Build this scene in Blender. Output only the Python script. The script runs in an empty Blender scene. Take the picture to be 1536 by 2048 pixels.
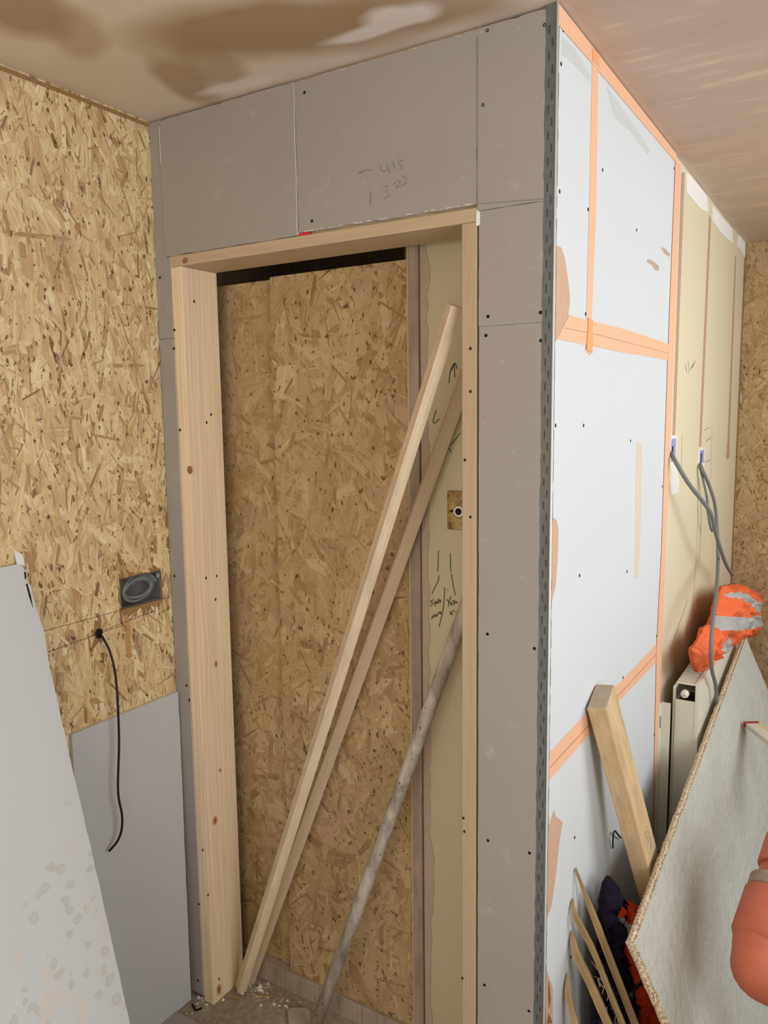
import bpy, math, random
import numpy as np
from mathutils import Vector, Matrix, noise as mnoise

C = bpy.context.scene.collection
# ------------------------------------------------------------------ camera, sky, lights, exposure
def make_camera():
    cd = bpy.data.cameras.new('camera'); cam = bpy.data.objects.new('camera', cd); C.objects.link(cam)
    yaw, pit, rol = (0.55446, 0.12598, -0.01314)
    f = Vector((-math.sin(yaw)*math.cos(pit), math.cos(yaw)*math.cos(pit), -math.sin(pit)))
    r = Vector((math.cos(yaw), math.sin(yaw), 0)); u = r.cross(f)
    r2 = r*math.cos(rol)+u*math.sin(rol); u2 = -r*math.sin(rol)+u*math.cos(rol)
    m = Matrix((r2, u2, -f)).transposed().to_4x4(); m.translation = Vector((0.5319, -1.4858, 1.6586))
    cam.matrix_world = m
    cd.sensor_fit = 'VERTICAL'; cd.sensor_height = 24.0; cd.lens = 1573.0/2048*24.0
    cd.clip_start = 0.02
    bpy.context.scene.camera = cam
make_camera()
vs = bpy.context.scene.view_settings
vs.view_transform = 'Standard'; vs.look = 'None'; vs.gamma = 1.0; vs.use_curve_mapping = False
vs.exposure = 0.15
w = bpy.data.worlds.new('sky'); bpy.context.scene.world = w; w.use_nodes = True
w.node_tree.nodes['Background'].inputs[0].default_value = (0.80, 0.90, 1.0, 1)
w.node_tree.nodes['Background'].inputs[1].default_value = 1.2
def area(name, loc, rot, sx, sy, power, col):
    l = bpy.data.lights.new(name, 'AREA'); l.shape = 'RECTANGLE'; l.size = sx; l.size_y = sy; l.energy = power; l.color = col
    o = bpy.data.objects.new(name, l); C.objects.link(o); o.location = loc; o.rotation_euler = rot
    return o
# daylight through the window in the right-hand wall; the rear lamp is an added fill with no opening behind it
area('far_window_daylight', (1.64, 1.15, 1.72), (0, math.radians(90), 0), 1.0, 1.2, 19, (0.96, 0.985, 1.0))
area('near_window_daylight', (1.64, -1.0, 1.62), (0, math.radians(90), 0), 1.0, 1.2, 22, (0.97, 0.985, 1.0))
area('rear_fill', (0.3, -2.94, 1.35), (math.radians(90), 0, 0), 2.3, 1.7, 27, (1.0, 0.965, 0.91))

# ------------------------------------------------------------------ material helpers
def lin(c):
    return tuple(((x/255)/12.92 if x/255 <= 0.04045 else ((x/255+0.055)/1.055)**2.4) for x in c[:3])
class NT:
    def __init__(s, name, rough=0.8, metal=0.0, spec=0.3):
        s.m = bpy.data.materials.new(name); s.m.use_nodes = True; s.t = s.m.node_tree; s.n = s.t.nodes; s.l = s.t.links
        s.b = s.n['Principled BSDF']; s.b.inputs['Roughness'].default_value = rough; s.b.inputs['Metallic'].default_value = metal
        s.b.inputs['Specular IOR Level'].default_value = spec
    def put(s, sock, v):
        if hasattr(v, 'is_output') or isinstance(v, bpy.types.NodeSocket): s.l.new(v, sock)
        elif isinstance(v, (tuple, list)) and len(v) == 3 and sock.type == 'RGBA': sock.default_value = (*v, 1)
        else: sock.default_value = v
    def coord(s, kind='Object'): return s.n.new('ShaderNodeTexCoord').outputs[kind]
    def map(s, v, loc=(0,0,0), rot=(0,0,0), sc=(1,1,1), typ='POINT'):
        n = s.n.new('ShaderNodeMapping'); n.vector_type = typ; s.l.new(v, n.inputs[0])
        n.inputs['Location'].default_value = loc; n.inputs['Rotation'].default_value = rot; n.inputs['Scale'].default_value = sc
        return n.outputs[0]
    def noise(s, v, scale, detail=3, rough=0.5, dist=0, col=False):
        n = s.n.new('ShaderNodeTexNoise'); s.l.new(v, n.inputs['Vector']); n.inputs['Scale'].default_value = scale
        n.inputs['Detail'].default_value = detail; n.inputs['Roughness'].default_value = rough; n.inputs['Distortion'].default_value = dist
        return n.outputs['Color' if col else 'Fac']
    def voro(s, v, scale, feat='F1', out='Distance', rnd=1):
        n = s.n.new('ShaderNodeTexVoronoi'); s.l.new(v, n.inputs['Vector']); n.inputs['Scale'].default_value = scale; n.feature = feat
        n.inputs['Randomness'].default_value = rnd
        return n.outputs[out]
    def ramp(s, f, stops, interp='LINEAR'):
        n = s.n.new('ShaderNodeValToRGB'); s.put(n.inputs[0], f); r = n.color_ramp; r.interpolation = interp
        while len(r.elements) < len(stops): r.elements.new(0.5)
        for e, (p, c) in zip(r.elements, stops):
            e.position = p; e.color = (*c, 1) if isinstance(c, (tuple, list)) else (c, c, c, 1)
        return n.outputs[0]
    def mix(s, f, a, b, mode='MIX'):
        n = s.n.new('ShaderNodeMix'); n.data_type = 'RGBA'; n.blend_type = mode; n.clamp_factor = True
        s.put(n.inputs[0], f); s.put(n.inputs[6], a); s.put(n.inputs[7], b)
        return n.outputs[2]
    def math(s, op, a, b=0.0, c=0.0, clamp=False):
        n = s.n.new('ShaderNodeMath'); n.operation = op; n.use_clamp = clamp; s.put(n.inputs[0], a); s.put(n.inputs[1], b); s.put(n.inputs[2], c)
        return n.outputs[0]
    def add(s, a, b):
        n = s.n.new('ShaderNodeVectorMath'); n.operation = 'ADD'; s.put(n.inputs[0], a); s.put(n.inputs[1], b); return n.outputs[0]
    def scale(s, a, k):
        n = s.n.new('ShaderNodeVectorMath'); n.operation = 'SCALE'; s.put(n.inputs[0], a); n.inputs['Scale'].default_value = k; return n.outputs[0]
    def blob(s, v, c, r, rot=0, axes=(0, 1)):
        # soft ellipse mask, 1 in the middle, 0 at radius
        m = s.map(v, loc=c, rot=(0, 0, rot), sc=r, typ='TEXTURE')
        n = s.n.new('ShaderNodeTexGradient'); n.gradient_type = 'SPHERICAL'; s.l.new(m, n.inputs[0]); return n.outputs['Fac']
    def bump(s, h, dist=0.002, strength=0.5):
        n = s.n.new('ShaderNodeBump'); s.l.new(h, n.inputs['Height']); n.inputs['Distance'].default_value = dist; n.inputs['Strength'].default_value = strength
        s.l.new(n.outputs[0], s.b.inputs['Normal'])
    def done(s, col):
        s.put(s.b.inputs['Base Color'], col); return s.m
def plain(name, c, rough=0.7, metal=0.0, spec=0.3, var=0.12, sc=30):
    t = NT(name, rough, metal, spec); c = lin(c)
    f = t.noise(t.coord(), sc, 3)
    return t.done(t.mix(f, tuple(x*(1-var) for x in c), tuple(min(1, x*(1+var)) for x in c)))

def wood(name, light, dark, rough=0.6, seed=0.0, contrast=1.0, dirt=0.0):
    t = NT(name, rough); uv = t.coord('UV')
    v = t.map(uv, loc=(seed, seed*1.7, 0))
    d = t.noise(t.map(v, sc=(1.2, 6, 1)), 1.6, 2, col=True)
    warped = t.add(t.map(v, sc=(1.0, 1, 1)), t.scale(d, 0.035))
    rings = t.noise(t.map(warped, sc=(0.55, 38, 1)), 3.2, 2, 0.5, 0.4)
    fine = t.noise(t.map(v, sc=(6, 500, 1)), 1.0, 3, 0.6)
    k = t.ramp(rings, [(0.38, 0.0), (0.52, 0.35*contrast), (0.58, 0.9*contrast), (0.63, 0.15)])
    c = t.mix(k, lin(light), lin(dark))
    c = t.mix(t.ramp(fine, [(0.45, 0.0), (0.75, 0.35)]), c, lin(dark))
    big = t.noise(v, 5, 3)
    c = t.mix(t.ramp(big, [(0.35, 0.0), (0.7, 0.3)]), c, tuple(x*0.86 for x in lin(light)))
    if dirt:
        g = t.noise(t.map(uv, sc=(1, 3, 1)), 9, 5, 0.65)
        c = t.mix(t.ramp(g, [(0.42, 0.0), (0.68, dirt)]), c, lin((112, 102, 92)))
    t.bump(fine, 0.0006, 0.3)
    return t.done(c)

def board_mat(name, base, mott=0.06, smudge=(205,205,205), stain=None, seed=0.0, sm=0.25, rough=0.85):
    t = NT(name, rough, spec=0.2); v = t.map(t.coord(), loc=(seed, seed, seed))
    b = lin(base)
    c = t.mix(t.noise(v, 3.2, 4, 0.55), tuple(x*(1-mott) for x in b), tuple(x*(1+mott) for x in b))
    s1 = t.noise(v, 16, 5, 0.62, 1.5)
    c = t.mix(t.ramp(s1, [(0.62, 0.0), (0.74, sm)]), c, lin(smudge))
    sp = t.voro(v, 26, rnd=1)
    c = t.mix(t.ramp(sp, [(0.03, sm*1.4), (0.10, 0.0)]), c, lin(smudge))
    if stain:
        c = stain(t, c)
    t.bump(t.noise(v, 220, 2), 0.0003, 0.25)
    return t.done(c)

def osb_mat(name, stops, dark, seed=0):
    t = NT(name, 0.62, spec=0.35)
    a = t.n.new('ShaderNodeAttribute'); a.attribute_name = 'flake'
    sep = t.n.new('ShaderNodeSeparateColor'); t.l.new(a.outputs['Color'], sep.inputs[0])
    base = t.ramp(sep.outputs[0], stops)
    uv = t.coord('UV')
    g = t.noise(t.map(uv, sc=(14, 330, 1)), 1.0, 4, 0.6)
    c = t.mix(t.ramp(g, [(0.40, 0.0), (0.72, 0.5)]), base, lin(dark))
    pale = t.noise(t.map(uv, loc=(3, 7, 0), sc=(8, 120, 1)), 1.0, 2)
    c = t.mix(t.ramp(pale, [(0.52, 0.0), (0.72, 0.35)]), c, tuple(min(1, x*1.25) for x in stops[-1][1]))
    o = t.coord()
    spk = t.noise(t.map(o, sc=(1, 1, 0.6)), 95, 3, 0.55)
    c = t.mix(t.ramp(spk, [(0.625, 0.0), (0.67, 0.85)]), c, lin((70, 46, 26)))
    pk = t.noise(o, 7, 3, 0.6)
    c = t.mix(t.ramp(pk, [(0.56, 0.0), (0.68, 0.45)]), c, lin((178, 146, 118)))
    t.bump(g, 0.0005, 0.35)
    return t.done(c)

M = {}
M['pb_grey'] = board_mat('grey_plasterboard', (160, 154, 147), 0.07, (188, 184, 178), sm=0.30)
M['pb_grey_pale'] = board_mat('pale_grey_plasterboard', (194, 195, 196), 0.05, (212, 212, 210), seed=3.0, sm=0.3)
M['pb_white'] = board_mat('white_plasterboard', (208, 213, 215), 0.02, (216, 212, 200), seed=5.0, sm=0.18)
def damp(t, c):
    o = t.coord(); wob = t.add(o, t.scale(t.noise(o, 22, 3, col=True), 0.035))
    cell = t.voro(wob, 26, rnd=1.0)
    spots = t.ramp(cell, [(0.10, 0.45), (0.24, 0.95), (0.33, 0.0)])
    zone = t.math('ADD', t.blob(o, (-0.88, -0.50, 0.58), (0.30, 0.28, 0.36)), t.blob(o, (-0.80, -0.62, 0.40), (0.30, 0.35, 0.25)), clamp=True)
    pick = t.ramp(t.math('ADD', t.noise(o, 9, 2), t.math('MULTIPLY', zone, 0.8)), [(0.86, 0.0), (1.05, 1.0)])
    m = t.math('MULTIPLY', spots, pick)
    c = t.mix(t.math('MULTIPLY', m, 0.5), c, lin((172, 166, 150)))
    warm = t.math('MULTIPLY', t.ramp(t.noise(o, 21, 2), [(0.60, 0.0), (0.70, 1.0)]), zone)
    return t.mix(t.math('MULTIPLY', warm, 0.3), c, lin((216, 190, 160)))
M['pb_stained'] = board_mat('stained_plasterboard', (198, 201, 202), 0.03, (216, 215, 210), damp, seed=8.0, sm=0.2)
M['gypsum'] = plain('gypsum_core', (214, 208, 200), 0.9, var=0.1, sc=120)
M['board_edge'] = plain('board_edge_paper', (196, 182, 160), 0.9, var=0.15, sc=160)
M['paper'] = plain('torn_white_paper', (226, 226, 224), 0.8, var=0.04)
M['torn'] = plain('torn_brown_paper', (199, 166, 140), 0.9, var=0.08, sc=60)
M['torn_dark'] = plain('dark_torn_paper', (138, 100, 70), 0.9, var=0.1)
M['smear'] = plain('grey_adhesive_smear', (198, 202, 200), 0.8, var=0.05)
M['tape'] = plain('peach_joint_tape', (236, 184, 148), 0.7, var=0.05, sc=60)
M['tape_double'] = plain('overlapping_orange_tape', (244, 166, 112), 0.65, var=0.05)
M['tape_faint'] = plain('faint_tape_mark', (214, 200, 184), 0.8, var=0.04)
M['pencil'] = plain('pencil_line', (128, 122, 116), 0.8, var=0.2, sc=80)
M['marker'] = plain('black_marker_ink', (34, 30, 28), 0.6, var=0.2)
M['screw'] = plain('dark_screw_head', (24, 20, 18), 0.5, 0.3, var=0.3)
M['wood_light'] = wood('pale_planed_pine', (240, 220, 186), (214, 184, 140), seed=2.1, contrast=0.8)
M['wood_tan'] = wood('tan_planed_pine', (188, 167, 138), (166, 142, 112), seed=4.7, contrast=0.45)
M['wood_head'] = wood('header_pine', (196, 175, 144), (174, 150, 118), seed=9.3, contrast=0.5)
M['wood_batten'] = wood('sawn_batten', (226, 208, 174), (200, 176, 140), seed=6.0, contrast=0.6, dirt=0.25)
M['wood_post'] = wood('dusty_post', (218, 192, 148), (190, 158, 112), seed=7.2, contrast=0.5, dirt=0.35)
M['wood_post_end'] = plain('sawn_post_end', (176, 160, 136), 0.8, var=0.15, sc=90)
M['wood_old'] = wood('plaster_stained_stud', (172, 154, 136), (138, 118, 100), seed=1.2, contrast=0.6, dirt=0.5)
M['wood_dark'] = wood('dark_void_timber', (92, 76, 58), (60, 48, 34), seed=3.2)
M['knot'] = plain('pine_knot', (150, 104, 68), 0.6, var=0.25, sc=200)
M['knot_ring'] = plain('pine_knot_ring', (200, 160, 112), 0.6, var=0.15, sc=200)
M['hole'] = plain('nail_hole', (50, 34, 24), 0.8, var=0.2)
def pole_mat():
    t = NT('grey_weathered_pole', 0.55); o = t.coord()
    n = t.noise(t.map(o, sc=(1, 1, 0.35)), 28, 5, 0.65, 0.8)
    c = t.ramp(n, [(0.30, lin((118, 110, 100))), (0.48, lin((164, 154, 140))), (0.68, lin((200, 190, 176)))])
    s = t.noise(o, 90, 2)
    return t.done(t.mix(t.ramp(s, [(0.68, 0.0), (0.74, 0.8)]), c, lin((70, 58, 48))))
M['pole'] = pole_mat()
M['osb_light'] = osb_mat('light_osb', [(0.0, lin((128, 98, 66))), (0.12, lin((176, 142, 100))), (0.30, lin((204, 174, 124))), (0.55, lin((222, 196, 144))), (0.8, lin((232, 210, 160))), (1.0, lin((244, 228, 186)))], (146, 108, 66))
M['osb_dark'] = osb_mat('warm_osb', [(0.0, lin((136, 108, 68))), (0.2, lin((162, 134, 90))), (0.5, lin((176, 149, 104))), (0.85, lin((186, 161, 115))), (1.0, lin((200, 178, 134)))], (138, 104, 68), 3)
M['osb_side'] = plain('osb_edge', (150, 118, 76), 0.9, var=0.35, sc=140)
M['cream'] = board_mat('cream_painted_plaster', (216, 207, 176), 0.04, (232, 214, 196), seed=12.0, sm=0.45, rough=0.7)
M['cream_niche'] = board_mat('cream_niche_plaster', (198, 187, 152), 0.03, (186, 174, 140), seed=14.0, sm=0.1, rough=0.6)
M['chase'] = plain('brown_chase_filler', (186, 152, 128), 0.9, var=0.15)
M['skim'] = plain('pink_skim_plaster', (184, 164, 148), 0.9, var=0.12, sc=50)
M['render_white'] = plain('rough_white_filler', (236, 234, 230), 0.95, var=0.08, sc=60)
def galv():
    t = NT('galvanised_steel', 0.5, 0.25, 0.4); o = t.coord()
    n = t.noise(o, 60, 3, 0.6)
    c = t.mix(n, lin((86, 90, 92)), lin((126, 130, 130)))
    pl = t.noise(t.map(o, sc=(1, 1, 0.25)), 9, 3)
    c = t.mix(t.ramp(pl, [(0.52, 0.0), (0.64, 0.7)]), c, lin((120, 112, 98)))
    return t.done(c)
M['galv'] = galv()
M['nose_highlight'] = plain('bead_nose_highlight', (214, 222, 226), 0.4, 0.0, 0.5, var=0.05)  # highlight along the bead nose, painted in as a paler colour
M['slot'] = plain('bead_slot', (66, 64, 60), 0.8)
def ceil_mat():
    t = NT('fresh_pink_plaster', 0.55, spec=0.3); o = t.coord()
    n = t.noise(o, 5, 4, 0.55); wob = t.add(o, t.scale(t.noise(o, 3.5, 3, col=True), 0.12))
    wob = t.add(wob, (-0.06, -0.06, 0.0))
    c = t.mix(n, lin((208, 192, 174)), lin((220, 206, 190)))
    def st(c, px, r, rot, col, k, lo=0.0, hi=0.45):
        b = t.blob(wob, (px[0], px[1], 2.4), (r[0], r[1], 1), rot)
        return t.mix(t.ramp(b, [(lo, 0.0), (hi, k)]), c, lin(col))
    D = (158, 130, 98); LT = (226, 216, 210)
    c = st(c, (-0.4922,-0.1934,2.4000), (0.15, 0.36), -1.15, D, 0.9)
    c = st(c, (-0.8160,-0.1135,2.4000), (0.07, 0.17), 0.3, D, 0.75)
    c = st(c, (-0.7063,-0.1486,2.4000), (0.08, 0.14), 0.3, D, 0.6)
    c = st(c, (-0.2099,-0.1217,2.4000), (0.12, 0.22), -1.2, D, 0.7)
    c = st(c, (-0.8573,-0.5136,2.4000), (0.12, 0.13), 0.6, D, 0.8)
    c = st(c, (-0.8316,-0.3922,2.4000), (0.07, 0.12), 0.9, D, 0.5)
    c = st(c, (-0.3457,-0.0971,2.4000), (0.13, 0.035), 0.0, LT, 1.0)
    c = st(c, (-0.2670,-0.1153,2.4000), (0.10, 0.05), 0.2, LT, 1.0)
    c = st(c, (-0.7320,-0.0414,2.4000), (0.13, 0.03), 0.0, LT, 0.75)
    # right of the corner: darker plaster with pale trowel streaks
    sx = t.n.new('ShaderNodeSeparateXYZ'); t.l.new(o, sx.inputs[0])
    side = t.ramp(t.math('ADD', sx.outputs[0], 0.02), [(0.0, 0.0), (0.04, 1.0)])
    cr = t.mix(t.noise(t.map(o, sc=(1.2, 4, 1)), 2.2, 3), lin((170, 148, 132)), lin((196, 174, 156)))
    stk = t.noise(t.map(o, rot=(0, 0, 0.12), sc=(3.5, 22, 1)), 1.5, 4, 0.62)
    cr = t.mix(t.ramp(stk, [(0.56, 0.0), (0.72, 0.6)]), cr, lin((222, 196, 164)))
    c = t.mix(side, c, cr)
    t.bump(stk, 0.002, 0.2)
    r = t.ramp(n, [(0.3, 0.45), (0.7, 0.65)])
    t.l.new(r, t.b.inputs['Roughness'])
    return t.done(c)
M['ceiling'] = ceil_mat()
def floor_mat():
    t = NT('dusty_concrete', 0.95, spec=0.15); o = t.coord()
    n = t.noise(o, 6, 6, 0.65); f = t.noise(o, 70, 4, 0.6)
    c = t.mix(n, lin((112, 100, 86)), lin((168, 154, 136)))
    c = t.mix(t.ramp(f, [(0.45, 0.0), (0.7, 0.5)]), c, lin((190, 176, 156)))
    t.bump(f, 0.003, 0.5); return t.done(c)
M['floor'] = floor_mat()
M['plate'] = wood('dusty_sole_plate', (178, 162, 142), (150, 132, 112), seed=5.5, dirt=0.5)
def chip_face():
    t = NT('grey_green_board_face', 0.75, spec=0.3); o = t.coord()
    n = t.noise(o, 7, 4, 0.5)
    c = t.mix(n, lin((176, 177, 168)), lin((200, 201, 192)))
    h = t.noise(t.map(o, sc=(1, 1, 1)), 34, 4, 0.6)
    t.bump(h, 0.012, 0.8); return t.done(c)
M['chip_face'] = chip_face()
def chip_edge():
    t = NT('chipboard_edge', 0.95); o = t.coord()
    n = t.noise(o, 160, 3, 0.7)
    c = t.ramp(n, [(0.35, lin((132, 110, 86))), (0.47, lin((200, 180, 152))), (0.62, lin((236, 222, 198)))])
    t.bump(n, 0.004, 0.8); return t.done(c)
M['chip_edge'] = chip_edge()
M['rad'] = plain('cream_radiator_enamel', (224, 222, 206), 0.35, spec=0.5, var=0.03)
M['rad_dark'] = plain('radiator_grille_gap', (74, 70, 60), 0.8)
M['chrome'] = plain('chrome_plug', (200, 200, 196), 0.25, 0.8)
M['cable_grey'] = plain('grey_cable_sheath', (116, 122, 122), 0.5, var=0.05)
M['cable_black'] = plain('black_cable_sheath', (26, 26, 28), 0.5, var=0.1)
M['steel_box'] = plain('steel_back_box', (150, 150, 150), 0.35, 0.7, var=0.25, sc=70)
M['dark'] = plain('dark_cavity', (26, 20, 16), 0.9)
M['lilac'] = plain('lilac_back_box', (150, 152, 204), 0.6, var=0.06)
M['white_plastic'] = plain('white_plastic', (236, 236, 232), 0.4, var=0.03)
M['brass'] = None
def brass():
    t = NT('tarnished_brass', 0.45, 0.6); o = t.coord()
    n = t.noise(o, 70, 4, 0.65)
    return t.done(t.ramp(n, [(0.3, lin((96, 78, 44))), (0.5, lin((160, 132, 80))), (0.7, lin((186, 160, 104)))]))
M['brass'] = brass()
def cloth(name, c, dk, rough=0.85):
    t = NT(name, rough, spec=0.15); o = t.coord()
    n = t.noise(o, 18, 3, 0.5)
    w_ = t.noise(o, 400, 2)
    t.bump(w_, 0.0005, 0.3)
    return t.done(t.mix(n, lin(dk), lin(c)))
M['orange'] = cloth('orange_hi_vis_fabric', (240, 122, 76), (224, 100, 56))
M['reflective'] = cloth('grey_reflective_tape', (186, 186, 182), (160, 160, 158), 0.5)
M['purple'] = cloth('dark_purple_fabric', (30, 20, 42), (12, 9, 20))
M['red_cloth'] = cloth('orange_red_fabric', (226, 76, 34), (190, 52, 24))
M['black_bag'] = cloth('black_rubble_bag', (38, 36, 42), (18, 17, 20), 0.35)
def terra():
    t = NT('dusty_terracotta_plastic', 0.5); o = t.coord(); t.bump(t.noise(o, 40, 3), 0.002, 0.3)
    n = t.noise(o, 12, 4); s = t.voro(o, 55)
    c = t.mix(n, lin((164, 84, 58)), lin((198, 112, 82)))
    return t.done(t.mix(t.ramp(s, [(0.03, 0.5), (0.08, 0.0)]), c, lin((214, 170, 146))))
M['terracotta'] = terra()
M['pipe_ring'] = plain('dusty_grey_seal', (150, 132, 112), 0.8, var=0.4, sc=40)
M['red'] = plain('dark_red_plastic', (150, 60, 60), 0.5)
M['bright_red'] = plain('bright_red_plastic', (214, 52, 44), 0.5)
M['yellow'] = plain('yellow_stripe', (226, 208, 110), 0.5)
M['stick_white'] = plain('off_white_stick', (206, 202, 190), 0.5, var=0.05)
M['osb_sliver'] = wood('broken_osb_sliver', (176, 150, 106), (136, 106, 68), seed=8.8, dirt=0.5)
M['chip'] = plain('rubble_chip', (156, 140, 118), 0.95, var=0.25)
M['chip_white'] = plain('white_plaster_lump', (228, 222, 212), 0.95)
M['pale_block'] = plain('pale_dusty_plastic', (172, 162, 148), 0.8, var=0.08)
M['hidden_wall'] = plain('pale_plaster', (206, 196, 182), 0.9, var=0.05, sc=4)
M['upvc'] = plain('white_window_frame', (235, 235, 232), 0.4)

# ------------------------------------------------------------------ mesh helpers
class MB:
    def __init__(s): s.v = []; s.f = []; s.mi = []; s.uv = []; s.sm = []
    def poly(s, pts, mi=0, uv=None, smooth=False):
        b = len(s.v); s.v += [tuple(p) for p in pts]; s.f.append(tuple(range(b, b+len(pts)))); s.mi.append(mi)
        s.uv.append(uv or [(0, 0)]*len(pts)); s.sm.append(smooth)
    def box(s, x0, x1, y0, y1, z0, z1, mi=0):
        v = [Vector((x, y, z)) for x in (x0, x1) for y in (y0, y1) for z in (z0, z1)]
        b = len(s.v); s.v += [tuple(p) for p in v]
        for f, ax in (((0,1,3,2),0), ((4,6,7,5),0), ((0,4,5,1),1), ((2,3,7,6),1), ((0,2,6,4),2), ((1,5,7,3),2)):
            s.f.append(tuple(b+i for i in f)); s.mi.append(mi); s.sm.append(False)
            s.uv.append([{0:(v[i].z, v[i].y), 1:(v[i].z, v[i].x), 2:(v[i].x, v[i].y)}[ax] for i in f])
    def bar(s, p, q, w, d, ref=(0,-1,0), mi=0, end_mi=None, twist=0.0, taper=1.0):
        p = Vector(p); q = Vector(q); a = (q-p); L = a.length; a.normalize()
        n = Vector(ref); n = (n-a*n.dot(a)).normalized(); t = a.cross(n)
        if twist:
            R = Matrix.Rotation(twist, 3, a); n = R@n; t = R@t
        def ring(c, k): return [c+t*(sx*w/2*k)+n*(sy*d/2*k) for sx, sy in ((-1,-1),(1,-1),(1,1),(-1,1))]
        r0, r1 = ring(p, 1), ring(q, taper); b = len(s.v); s.v += [tuple(x) for x in r0+r1]
        acc = [0, w, w+d, 2*w+d, 2*w+2*d]
        for i in range(4):
            j = (i+1) % 4
            s.f.append((b+i, b+j, b+4+j, b+4+i)); s.mi.append(mi); s.sm.append(False)
            s.uv.append([(0, acc[i]), (0, acc[i+1]), (L, acc[i+1]), (L, acc[i])])
        e = mi if end_mi is None else end_mi
        s.f.append((b+3, b+2, b+1, b)); s.mi.append(e); s.sm.append(False); s.uv.append([(0,0),(0,w),(d,w),(d,0)])
        s.f.append((b+4, b+5, b+6, b+7)); s.mi.append(e); s.sm.append(False); s.uv.append([(0,0),(0,w),(d,w),(d,0)])
    def tube(s, pts, r, seg=10, mi=0, caps=True):
        pts = [Vector(p) for p in pts]; n = len(pts); rr = r if isinstance(r, (list, tuple)) else [r]*n
        prev = None; b = len(s.v)
        for i, p in enumerate(pts):
            a = (pts[min(i+1, n-1)]-pts[max(i-1, 0)]).normalized()
            if prev is None:
                k = Vector((0, 0, 1)) if abs(a.z) < 0.9 else Vector((1, 0, 0)); u = (k-a*k.dot(a)).normalized()
            else: u = (prev-a*prev.dot(a)).normalized()
            prev = u; w_ = a.cross(u)
            for k in range(seg):
                th = 2*math.pi*k/seg; s.v.append(tuple(p+(u*math.cos(th)+w_*math.sin(th))*rr[i]))
        for i in range(n-1):
            for k in range(seg):
                k2 = (k+1) % seg; s.f.append((b+i*seg+k, b+i*seg+k2, b+(i+1)*seg+k2, b+(i+1)*seg+k)); s.mi.append(mi); s.sm.append(True)
                s.uv.append([(i*.05, k*.01), (i*.05, k*.01+.01), (i*.05+.05, k*.01+.01), (i*.05+.05, k*.01)])
        if caps:
            s.f.append(tuple(b+k for k in reversed(range(seg)))); s.f.append(tuple(b+(n-1)*seg+k for k in range(seg)))
            for _ in (0, 1): s.mi.append(mi); s.sm.append(False); s.uv.append([(0, 0)]*seg)
    def prism(s, pts, off, mi=0, side_mi=None):
        # closed slab: polygon pts and its copy moved by off
        pts = [Vector(p) for p in pts]; off = Vector(off); n = len(pts); b = len(s.v)
        nr = Vector((0, 0, 0))
        for i in range(n): nr += (pts[i]-pts[0]).cross(pts[(i+1) % n]-pts[0])
        if nr.dot(off) > 0: pts.reverse()
        s.v += [tuple(p) for p in pts]+[tuple(p+off) for p in pts]
        s.f.append(tuple(range(b, b+n))); s.f.append(tuple(b+n+i for i in reversed(range(n))))
        for _ in (0, 1): s.mi.append(mi); s.sm.append(False); s.uv.append([(p.z, p.x+p.y) for p in pts])
        e = mi if side_mi is None else side_mi
        for i in range(n):
            j = (i+1) % n; s.f.append((b+j, b+i, b+n+i, b+n+j)); s.mi.append(e); s.sm.append(False); s.uv.append([(0,0),(0,.1),(.1,.1),(.1,0)])
    def build(s, name, mats, parent=None, bevel=0.0):
        me = bpy.data.meshes.new(name); me.from_pydata(s.v, [], s.f)
        if not isinstance(mats, (list, tuple)): mats = [mats]
        for m in mats: me.materials.append(m)
        me.polygons.foreach_set('material_index', s.mi); me.polygons.foreach_set('use_smooth', s.sm)
        uvl = me.uv_layers.new(name='UVMap'); flat = [c for f in s.uv for p in f for c in p]; uvl.data.foreach_set('uv', flat)
        me.update()
        o = bpy.data.objects.new(name, me); C.objects.link(o)
        if parent: o.parent = parent; o.matrix_parent_inverse = parent.matrix_world.inverted()
        if bevel:
            md = o.modifiers.new('bevel', 'BEVEL'); md.width = bevel; md.segments = 2; md.limit_method = 'ANGLE'; md.angle_limit = 0.7
        return o
def empty(name, loc=(0, 0, 0)):
    o = bpy.data.objects.new(name, None); C.objects.link(o); o.location = loc; o.empty_display_size = 0.05
    o.matrix_world = Matrix.Translation(loc)
    return o
def tag(o, label=None, cat=None, group=None, kind=None):
    if label: o['label'] = label
    if cat: o['category'] = cat
    if group: o['group'] = group
    if kind: o['kind'] = kind
    return o
def structure(o): o['kind'] = 'structure'; return o

rng = random.Random(7)
def jag(poly, step=0.02, amp=0.0015, seed=1):
    r = random.Random(seed); out = []
    for i in range(len(poly)):
        a = Vector(poly[i]); b = Vector(poly[(i+1) % len(poly)]); n = max(1, int((b-a).length/step)); out.append(a)
        for k in range(1, n):
            p = a.lerp(b, k/n); d = (b-a).normalized()
            # jitter inside the polygon's own plane: along and across the edge
            nrm = PLN; q = d.cross(nrm); out.append(p+q*r.uniform(-amp, amp))
    return out
PLN = Vector((0, -1, 0))
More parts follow.
